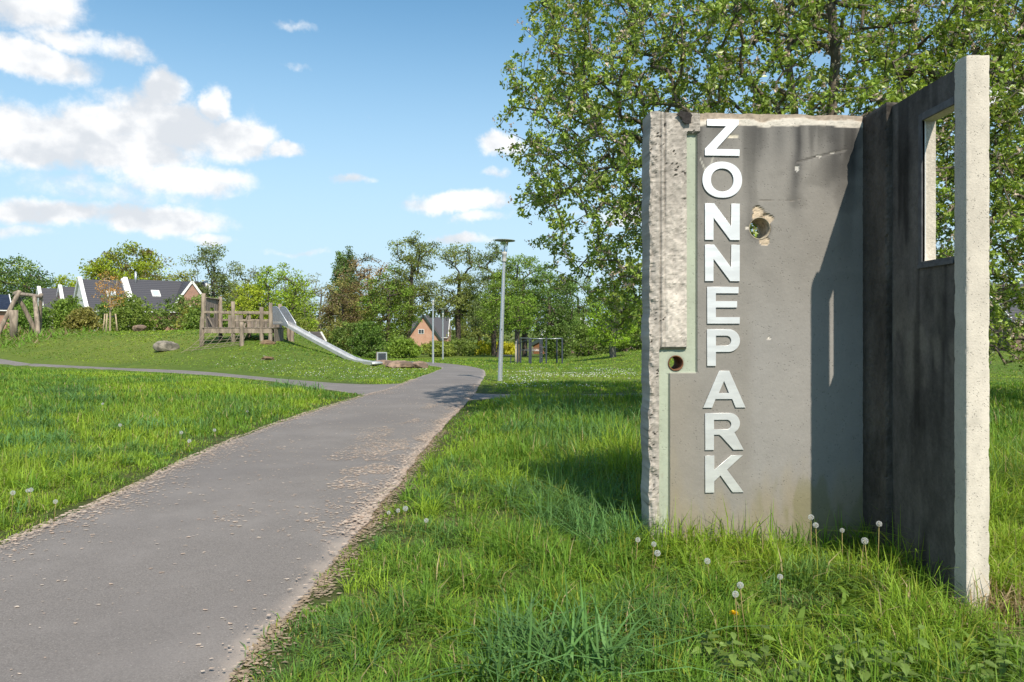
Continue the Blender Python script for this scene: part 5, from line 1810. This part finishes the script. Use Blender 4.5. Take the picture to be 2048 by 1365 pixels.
# dry trodden patch beside the end post, thin straw rim along the asphalt
dry = np.exp(-(((x - 2.62) / 0.40) ** 2 + ((y - 3.72) / 0.28) ** 2)) * 1.25 + 0.75 * np.exp(-(d / 0.10) ** 2)
kd = rg.random(len(x)) < dry
c[kd] = np.array([0.40, 0.30, 0.17]) * (0.55 + 0.7 * rg.random((kd.sum(), 1)))
h = h * np.where(kd, 0.55, 1)
thin = rg.random(len(x)) > 0.55 * np.clip(dry, 0, 1)
x, y, h, c, d = x[thin], y[thin], h[thin], c[thin], d[thin]
blades('grass', x, y, h, 0.0050 + 0.0043 * rg.random(len(x)), c, np.abs(rg.normal(0.75, 0.5, len(x))), 2, rg, 'lush uneven grass of the near verges beside the path')

# --- middle distance
rg = np.random.default_rng(902)
def dens_mid(x, y):
    hid = (x > 1.15 * y / 5 * 0.9 + 0.25) & (x < y * 0.60)
    dn = 1080 * (8.0 / y) ** 1.15
    return wide(x, y) * np.where(hid, dn * 0.35, dn)
x, y = scatter(rg, -20, 22, 8.0, 21.0, dens_mid, 1500)
d = off_path(x, y)
k = d > -0.02
x, y, d = x[k], y[k], d[k]
tall = fbm(x * 0.6, y * 0.6, seed=84, oct=4)
h = (0.03 + 0.135 * sm(d / 0.9)) * (0.5 + 1.2 * tall) * (0.6 + 0.7 * rg.random(len(x)))
h *= np.where(x > 0, 1.35, 1.0)
far_lawn = (y > 16.8) & (x > -1.0)
h = np.where(far_lawn, h * 0.35, h)
c = grass_cols(x, y, rg, 0.03)
blades('grass', x, y, h, (0.0092 + 0.005 * rg.random(len(x))) * np.clip(y / 9, 1, 2), c, np.abs(rg.normal(0.5, 0.35, len(x))), 2, rg, 'tall meadow grass further along the path')

# --- meadow up to the side path
rg = np.random.default_rng(906)
x, y = scatter(rg, -30, -3.2, 18.5, 42, lambda x, y: np.where(np.abs(x) < 0.72 * y + 1.5, 330 * (20 / y) ** 1.2, 0), 460)
lim = np.interp(-x, -LR[::-1, 0], LR[::-1, 1])
k = (y < lim - 0.05)
x, y = x[k], y[k]
tall = fbm(x * 0.5, y * 0.5, seed=86, oct=4)
h = 0.15 * (0.5 + 1.0 * tall) * (0.6 + 0.7 * rg.random(len(x))) * (0.25 + 0.75 * sm((lim[k] - y) / 4))
blades('grass', x, y, h, (0.023 + 0.013 * rg.random(len(x))) * (y / 22), grass_cols(x, y, rg, 0.02), np.abs(rg.normal(0.6, 0.35, len(x))), 2, rg, 'meadow grass reaching up to the side path')

# --- mown lawns and mound
rg = np.random.default_rng(903)
x, y = scatter(rg, -52, 52, 19.5, 62, lambda x, y: np.where(np.abs(x) < 0.95 * y + 3, 125 * (20 / y) ** 1.5, 0) * np.where(np.abs(x) < 0.72 * y + 2, 1, 0.4), 160)
d = off_path(x, y)
k = d > 0.0
x, y, d = x[k], y[k], d[k]
h = (0.03 + 0.045 * fbm(x * 0.4, y * 0.4, seed=85)) * (0.7 + 0.6 * rg.random(len(x))) * (y / 22) ** 0.5
c = grass_cols(x * 0.7, y * 0.7, rg, 0.02) * 0.95
weed = sm((-27 - x) / 3) * sm((y - 42) / 6)
kw = rg.random(len(x)) < weed * 0.7
h[kw] *= rg.uniform(2, 7, kw.sum())
c[kw] = np.where(rg.random((kw.sum(), 1)) < 0.4, C_STRAW * 0.7, C_MID * 1.1)
blades('lawn_grass', x, y, h, (0.03 + 0.03 * rg.random(len(x))) * (y / 22), c, np.abs(rg.normal(0.8, 0.4, len(x))), 1, rg, 'short lawn grass on the mound and far lawn')

# --- coarse tussocks: long arching blue-green blades
rg = np.random.default_rng(904)
TX, TY, TH_, TB, TW, TC = [], [], [], [], [], []
def tussock(x, y, r, n, h, w=0.007, col=C_BLUE, arch=0.9):
    a = rg.random(n) * 2 * np.pi
    q = np.sqrt(rg.random(n)) * r
    TX.append(x + np.cos(a) * q); TY.append(y + np.sin(a) * q)
    TH_.append(h * (0.45 + 0.75 * rg.random(n))); TW.append(np.full(n, w) * (0.7 + 0.6 * rg.random(n)))
    TB.append(np.abs(rg.normal(arch, 0.45, n)))
    TC.append(col * (0.7 + 0.65 * rg.random((n, 1))))
for (a, b_, r, n, h, w) in [
    (0.16, 3.22, 0.20, 150, 0.36, 0.009), (0.32, 3.08, 0.16, 110, 0.38, 0.011), (0.03, 3.05, 0.18, 110, 0.34, 0.010),
    (0.45, 5.4, 0.30, 420, 0.34, 0.007), (0.70, 5.8, 0.35, 420, 0.40, 0.007), (0.30, 6.2, 0.35, 350, 0.32, 0.007), (0.62, 4.95, 0.22, 300, 0.34, 0.007),
    (0.1, 6.9, 0.3, 260, 0.30, 0.008), (0.8, 7.2, 0.4, 300, 0.42, 0.008), (0.76, 5.0, 0.10, 160, 0.36, 0.006),
    (-0.1, 5.0, 0.16, 260, 0.17, 0.0045), (0.30, 4.75, 0.16, 260, 0.16, 0.0045),
    (0.9, 9.6, 0.5, 300, 0.45, 0.011), (0.3, 10.2, 0.5, 250, 0.36, 0.011), (1.3, 9.0, 0.5, 300, 0.45, 0.011), (1.5, 11.5, 0.7, 300, 0.5, 0.013), (0.7, 12.5, 0.6, 250, 0.4, 0.013), (0.3, 13.8, 0.6, 220, 0.4, 0.014),
    (-6.5, 16.7, 0.5, 260, 0.36, 0.016), (-5.4, 18.4, 0.5, 240, 0.36, 0.018), (-4.6, 17.6, 0.4, 200, 0.34, 0.018), (-7.0, 21.0, 0.5, 180, 0.36, 0.02), (-8.2, 14.4, 0.6, 320, 0.40, 0.014),
    (-5.9, 9.2, 0.45, 380, 0.32, 0.009), (-5.0, 8.2, 0.35, 300, 0.28, 0.008), (-6.8, 10.6, 0.5, 340, 0.36, 0.010), (-5.2, 10.8, 0.5, 300, 0.30, 0.010), (-4.6, 7.0, 0.3, 260, 0.26, 0.007), (-7.4, 12.4, 0.5, 280, 0.34, 0.012), (-4.5, 12.2, 0.4, 240, 0.30, 0.011), (-9.8, 16.5, 0.6, 240, 0.36, 0.016)]:
    tussock(a, b_, r, n, h, w, C_BLUE * (1.0 if rg.random() < 0.6 else 1.25) if n != 260 else C_FRESH)
# many small clumps that break the turf up
for q_ in range(620):
    if q_ < 400:
        a, b_ = rg.uniform(-0.9, 4.6), rg.uniform(2.4, 8.5)
    else:
        a, b_ = rg.uniform(-8.5, -3.6), rg.uniform(4.6, 13)
    if abs(a) > 0.70 * b_ + 0.4: continue
    s_ = rg.uniform(0.6, 1.0) * (1.25 if b_ > 5.5 else 1.0)
    kind_ = rg.random()
    cc_ = C_FRESH if kind_ < 0.5 else (C_MID if kind_ < 0.8 else C_BLUE * 1.15)
    tussock(a, b_, 0.075 * s_, int(44 * s_), 0.20 * s_, 0.0048 * (1 + 0.06 * b_), cc_ * rg.uniform(0.85, 1.15), 0.85)
# fringe at the wall foot
for u in np.linspace(0.0, 1.40, 26):
    q = WA + WE * u + WN * rg.uniform(0.03, 0.12)
    tussock(q[0], q[1], 0.06, 16, rg.uniform(0.16, 0.34), 0.006, C_MID * 1.1, 0.55)
for t in np.linspace(3.95, 4.85, 16):
    tussock(2.30 - rg.uniform(0, 0.08), t, 0.05, 14, rg.uniform(0.16, 0.30), 0.006, C_MID, 0.6)
TX, TY, TH_, TW, TB, TC = [np.concatenate(q) for q in (TX, TY, TH_, TW, TB, TC)]
k = ~in_wall(TX, TY) & (off_path(TX, TY) > 0.03)
blades('grass_tussocks', TX[k], TY[k], TH_[k], TW[k], TC[k], TB[k], 3, rg, 'coarse blue-green grass tussocks scattered through the verges')

# --- broad-leaved weeds low in the turf
rg = np.random.default_rng(905)
WX, WY = scatter(rg, -0.9, 3.4, 2.6, 4.8, lambda x, y: np.where(view(x, y), 5.0 + 10 * (x > 0.6) * (y > 3.4), 0), 16)
sel = (~in_wall(WX, WY, 0.03)) & (off_path(WX, WY) > 0.25)
WX, WY = WX[sel], WY[sel]
lx, ly, lh, lw, lc, lb, la = [], [], [], [], [], [], []
for a, b_ in zip(WX, WY):
    n = rg.integers(5, 10)
    s = rg.uniform(0.08, 0.15)
    ang = rg.random() * 6.28 + np.arange(n) * 6.28 / n + rg.normal(0, 0.25, n)
    lx.append(a + np.cos(ang) * 0.012); ly.append(b_ + np.sin(ang) * 0.012)
    lh.append(s * rg.uniform(0.7, 1.2, n)); lw.append(s * rg.uniform(0.18, 0.26, n)); lb.append(rg.uniform(0.5, 1.2, n)); la.append(ang)
    lc.append(np.array([0.15, 0.24, 0.04]) * rg.uniform(0.7, 1.3, (n, 1)))
o = blades('weeds', *[np.concatenate(q) for q in (lx, ly, lh, lw, lc, lb)], 3, rg, 'broad-leaved plantain rosettes in the turf before the wall', 0.0, np.concatenate(la))
o['category'] = 'weeds'

# ================================================================== dandelions
SEEDW = leaf_mat('seed_fluff', 0.4, 0.9, 0.1, (1, 1, 1))
STEM = plain('flower_stem', (0.30, 0.20, 0.09), (0.20, 0.19, 0.06), 30, 0.8)
def clock_mesh():
    rg = np.random.default_rng(7)
    n = 72
    i = np.arange(n) + 0.5
    ph = np.arccos(1 - 2 * i / n); th = np.pi * (1 + 5 ** 0.5) * i
    d = np.stack([np.cos(th) * np.sin(ph), np.sin(th) * np.sin(ph), np.cos(ph)], -1)
    r = 0.022
    v, f, c = [], [], []
    for k in range(n):
        s = np.cross(d[k], rg.normal(0, 1, 3)); s /= np.linalg.norm(s); u = np.cross(d[k], s)
        o0 = len(v)
        v += [d[k] * 0.004 - s * 0.00025, d[k] * 0.004 + s * 0.00025, d[k] * r * 0.86]
        f.append((o0, o0 + 1, o0 + 2))
        for j in range(3):
            a = j * 2.094 + rg.random()
            e = (s * math.cos(a) + u * math.sin(a)) * 0.0045
            e2 = (s * math.cos(a + 1.1) + u * math.sin(a + 1.1)) * 0.0045
            o0 = len(v)
            v += [d[k] * r * 0.84, d[k] * r + e, d[k] * r + e2]
            f.append((o0, o0 + 1, o0 + 2))
    return np.array(v), np.array(f)
cv, cf = clock_mesh()
proto_clock = None
DAND = [(-0.76, 5.35, 0.16, 'tallest white dandelion clock of the three at the right path edge'), (-0.81, 5.33, 0.15, 'middle one of the three dandelion clocks at the right path edge'), (-0.88, 5.35, 0.13, 'lowest of the three dandelion clocks, closest to the path'),
    (-0.60, 5.25, 0.10, 'small dandelion clock just below the three by the path'), (0.74, 4.41, 0.20, 'dandelion clock before the rough left edge of the wall'), (0.83, 4.39, 0.18, 'upper dandelion clock in the pair below the green wall strip'), (0.83, 4.28, 0.16, 'lower dandelion clock in the pair below the green wall strip'),
    (1.06, 4.07, 0.18, 'single dandelion clock in the grass below the letter K'), (1.05, 3.45, 0.26, 'large dandelion clock standing above the yellow dandelion'), (1.01, 3.39, 0.24, 'grey dandelion clock left above the yellow dandelion'), (1.81, 4.47, 0.27, 'dandelion clock in front of the wall shadow edge'),
    (1.81, 4.54, 0.30, 'dandelion clock touching the wall shadow edge, highest on the sunny side'), (1.95, 4.43, 0.25, 'dandelion clock against the shaded wall foot'), (2.09, 4.27, 0.33, 'tall dandelion clock in front of the dark wing panel'), (1.98, 4.21, 0.25, 'half-bare dandelion clock left of the tall one'),
    (1.34, 3.75, 0.20, 'small dandelion clock in the middle of the front grass'), (-3.78, 5.68, 0.20, 'outermost dandelion clock at the left picture edge'), (-3.72, 5.76, 0.20, 'second dandelion clock from the left picture edge'), (-3.65, 5.69, 0.22, 'third dandelion clock from the left picture edge'),
    (-3.36, 5.52, 0.17, 'dandelion clock beside the left path edge, close to the camera'), (-5.08, 9.72, 0.20, 'lone dandelion clock out in the left meadow'), (-3.72, 9.38, 0.18, 'dandelion clock at the left path edge further back'), (-3.70, 8.60, 0.16, 'dandelion clock left of the path halfway back'),
    (-4.07, 9.23, 0.17, 'dandelion clock in the meadow near the left path edge'), (-6.55, 12.0, 0.25, 'far dandelion clock deep in the left meadow'), (-4.17, 11.82, 0.15, 'dandelion clock where the left verge narrows')]
rg = np.random.default_rng(33)
for k, (x_, y_, h_, lab) in enumerate(DAND):
    h_ = h_ + 0.015
    D = empty('dandelion_clock', (x_, y_, float(zt(x_, y_))))
    tag(D, lab, 'dandelion', 'dandelion clocks in the grass')
    lx_, ly_ = rg.normal(0, 0.03, 2)
    MB().tube([(-lx_, -ly_, -0.01), (-lx_ * 0.3, -ly_ * 0.3, h_ * 0.55), (0, 0, h_ - 0.003)], [0.0028, 0.0024, 0.002], 5).build('stem', STEM, D, True)
    s = rg.uniform(0.60, 0.86) * (1.0 if y_ < 7 else 1.15)
    if proto_clock is None:
        proto_clock = mesh_np('seed_head', cv, [cf], SEEDW, D, col=np.full((len(cv), 3), 0.72))
        o = proto_clock
    else:
        o = proto_clock.copy(); COL.objects.link(o); o.parent = D
    o.location = (0, 0, h_); o.scale = (s, s, s); o.rotation_euler = (rg.random(), rg.random(), rg.random() * 6)
    MB().lathe([(0, h_ - 0.009), (0.004, h_ - 0.004), (0.0045, h_), (0.003, h_ + 0.004), (0, h_ + 0.005)], 8).build('core', STEM, D, True)

D = empty('yellow_dandelion', (1.033, 3.49, float(zt(1.03, 3.49))))
tag(D, 'single yellow dandelion flower low in the front grass', 'dandelion')
MB().tube([(0, 0, -0.01), (0.005, 0, 0.06), (0, 0, 0.125)], 0.0025, 5).build('stem', STEM, D, True)
n = 90
a = rg.random(n) * 6.28; q = rg.random(n)
base = np.stack([np.cos(a) * 0.003, np.sin(a) * 0.003, 0.125 + 0 * a], -1)
tip = np.stack([np.cos(a) * (0.006 + 0.02 * q), np.sin(a) * (0.006 + 0.02 * q), 0.125 + 0.016 * (1 - q ** 2) + 0.002], -1)
sd_ = np.stack([-np.sin(a), np.cos(a), 0 * a], -1) * 0.0022
v = np.stack([base, tip - sd_, tip + sd_], 1).reshape(-1, 3)
mesh_np('petals', v, [np.arange(n * 3).reshape(-1, 3)], plain('dandelion_yellow', (0.80, 0.55, 0.01), (0.75, 0.45, 0.01), 50, 0.6), D)

# ================================================================== nettles at the front
NET = [(0.84, 3.16, 'bushy nettle plant at the front, nearest the coarse tussock'), (0.95, 3.00, 'leafy nettle plant at the bottom edge beneath the yellow dandelion'), (1.12, 3.05, 'small nettle plant right of the yellow dandelion'), (1.30, 2.98, 'nettle plant at the bottom edge below the wall shadow'),
       (1.50, 3.07, 'nettle plant at the bottom edge below the rib of the wall'), (1.66, 3.00, 'nettle plant low in front of the dark wing panel'), (1.90, 2.98, 'nettle plant below the end post'), (2.13, 3.20, 'tall nettle plant in the bottom corner right of the end post')]
NSTEM = plain('nettle_stem', (0.12, 0.16, 0.05), (0.09, 0.12, 0.04), 30, 0.8)
out_l = [(0.12, 0.24), (0.2, 0.21), (0.3, 0.32), (0.38, 0.26), (0.5, 0.29), (0.58, 0.2), (0.7, 0.2), (0.78, 0.11), (1.0, 0.0)]
leaf_me = []
for v_ in range(3):
    V = [(0, 0, 0)]
    for (f_, w_) in out_l: V.append((f_, w_, 0.18 * w_ - (0.12 + 0.1 * v_) * f_ * f_))
    for (f_, w_) in out_l[:-1][::-1]: V.append((f_, -w_, 0.18 * w_ - (0.12 + 0.1 * v_) * f_ * f_))
    m_ = len(V)
    V.append((0.5, 0, -0.05))
    o = mesh_np('leaf', np.array(V), [np.array([(m_, j, (j + 1) % m_) for j in range(m_)])], LEAF, None, col=np.tile(np.array([0.17, 0.25, 0.055]) * (0.8 + 0.2 * v_), (len(V), 1)))
    leaf_me.append(o.data)
    bpy.data.objects.remove(o, do_unlink=True)
for k, (x_, y_, lab) in enumerate(NET):
    rg = np.random.default_rng(700 + k)
    D = empty('nettle', (x_, y_, float(zt(x_, y_))))
    tag(D, lab, 'nettle', 'nettle plants at the front')
    for s in range(rg.integers(3, 6)):
        ox, oy = rg.normal(0, 0.06, 2)
        hh = rg.uniform(0.12, 0.22)
        st = MB().tube([(ox, oy, -0.01), (ox * 1.2, oy * 1.2, hh * 0.6), (ox * 1.3, oy * 1.3, hh)], [0.003, 0.0025, 0.0015], 5).build('stem', NSTEM, D, True)
        for lv in range(4):
            for sg in (0, 1):
                L = rg.uniform(0.055, 0.085) * (1 - 0.13 * lv)
                o = bpy.data.objects.new('leaf', leaf_me[rg.integers(0, 3)])
                link(o, st)
                o.location = (ox * 1.22, oy * 1.22, hh * (0.4 + 0.2 * lv))
                o.scale = (L, L, L)
                o.rotation_euler = (rg.normal(0, 0.25), rg.uniform(-0.3, 0.35), lv * 1.57 + sg * 3.14 + rg.normal(0, 0.2) + s)

# ================================================================== daisies on the far lawn
rg = np.random.default_rng(910)
n = 1500
dx_ = rg.normal(2.3, 2.2, n); dy_ = rg.uniform(18.5, 33, n)
k = (fbm(dx_ * 0.5, dy_ * 0.5, seed=90) > 0.52) & (off_path(dx_, dy_) > 0.4)
dx_, dy_ = dx_[k], dy_[k]
ex = rg.uniform(-12, -3.4, 420); ey = rg.uniform(21, 32, 420)
k = (off_path(ex, ey) > 0.3) & (ey > 22.5 + np.maximum(-6 - ex, 0) * 0.75)
dx_ = np.concatenate([dx_, ex[k]]); dy_ = np.concatenate([dy_, ey[k]])
n = len(dx_)
a = np.arange(6) * np.pi / 3
r = 0.009 + 0.006 * rg.random(n)
v = np.stack([dx_[:, None] + np.cos(a) * r[:, None], dy_[:, None] + np.sin(a) * r[:, None], (zt(dx_, dy_) + 0.055)[:, None] + 0.5 * np.sin(a) * r[:, None]], -1)
i = np.arange(n)[:, None] * 6
o = mesh_np('daisies', v.reshape(-1, 3), [np.concatenate([i + np.array([0, 1, 2, 3]), i + np.array([0, 3, 4, 5])])], LEAF_DRY, None, col=np.full((n * 6, 3), 0.75))
tag(o, 'white daisies sprinkled over the far lawn', 'daisies', kind='stuff')

# ================================================================== husk litter on the asphalt
rg = np.random.default_rng(911)
def flakes(name, x, y, z, s, col, label):
    n = len(x)
    a = rg.random(n) * 6.28
    k = 4
    an = a[:, None] + np.arange(k) * 2 * np.pi / k + rg.normal(0, 0.25, (n, k))
    rr = s[:, None] * rg.uniform(0.45, 1.1, (n, k))
    ti = rg.normal(0, 0.07, (n, 2))
    px_, py_ = np.cos(an) * rr, np.sin(an) * rr * rg.uniform(0.4, 0.9, (n, 1))
    v = np.stack([x[:, None] + px_, y[:, None] + py_, z[:, None] + np.abs(px_ * ti[:, :1] + py_ * ti[:, 1:])], -1)
    i = np.arange(n)[:, None] * k
    o = mesh_np(name, v.reshape(-1, 3), [i + np.array([0, 1, 2, 3])], LEAF_DRY, None, col=np.repeat(col, k, 0))
    tag(o, label, 'litter', kind='stuff')
ly = np.concatenate([1.8 + 20 * rg.random(16000) ** 1.2, 1.8 + 18 * rg.random(16000) ** 1.0])
side_ = np.concatenate([np.zeros(16000), np.ones(16000)])
inn = np.abs(rg.exponential(0.085, 32000)) + 0.0
clump = fbm(ly * 1.3, side_ * 7, seed=91, oct=3)
inn = inn * (0.3 + 1.8 * clump) + (rg.random(32000) < 0.05) * rg.random(32000) * 1.1
xl, xr = xedge(ly, ML), xedge(ly, MR)
lx = np.where(side_ == 0, xl + 0.02 + 1.25 * inn, xr - inn)
keep_ = (rg.random(32000) < 0.15 + 1.1 * clump) & ~((side_ == 1) & (ly < 5.2) & (rg.random(32000) < 0.85))
# wide drift on the shaded side, 5 to 14 m out
m_ = 14000
py2 = rg.uniform(5.5, 14.5, m_); inn2 = np.abs(rg.normal(0, 0.55, m_))
px2 = xedge(py2, MR) - inn2
pk = (fbm(px2 * 2.6, py2 * 1.3, seed=92, oct=4) > 0.49 + 0.09 * inn2)
# sparse bits all over
m2 = 500
py3 = 3.0 + 13 * rg.random(m2) ** 0.7; px3 = rg.uniform(-3.4, -1.1, m2)
X_ = np.concatenate([lx[keep_], px2[pk], px3]); Y_ = np.concatenate([ly[keep_], py2[pk], py3])
k = (X_ > xedge(Y_, ML) - 0.10) & (X_ < xedge(Y_, MR) + 0.10)
X_, Y_ = X_[k], Y_[k]
n = len(X_)
ci = rg.random((n, 1))
cl = np.array([0.66, 0.49, 0.38]) * (1 - ci) + np.array([0.78, 0.66, 0.55]) * ci
cl = cl * rg.uniform(0.7, 1.1, (n, 1))
flakes('husk_litter', X_, Y_, zt(X_, Y_) + 0.0335, (0.006 + 0.015 * rg.random(n) ** 2) * np.where(Y_ > 5, 1.35, 1.0), cl, 'dry pinkish husks and bud scales drifted along the path edges')
# bare earth crumbs along the right rim
m_ = 5000
ey = 1.8 + 9 * rg.random(m_) ** 1.2
exx = xedge(ey, MR) + np.abs(rg.normal(0, 0.07, m_)) - 0.02
flakes('soil_crumbs', exx, ey, zt(exx, ey) + 0.012, 0.006 + 0.016 * rg.random(m_), np.array([0.46, 0.35, 0.25]) * rg.uniform(0.6, 1.3, (m_, 1)), 'brown earth crumbs along the rim of the asphalt')
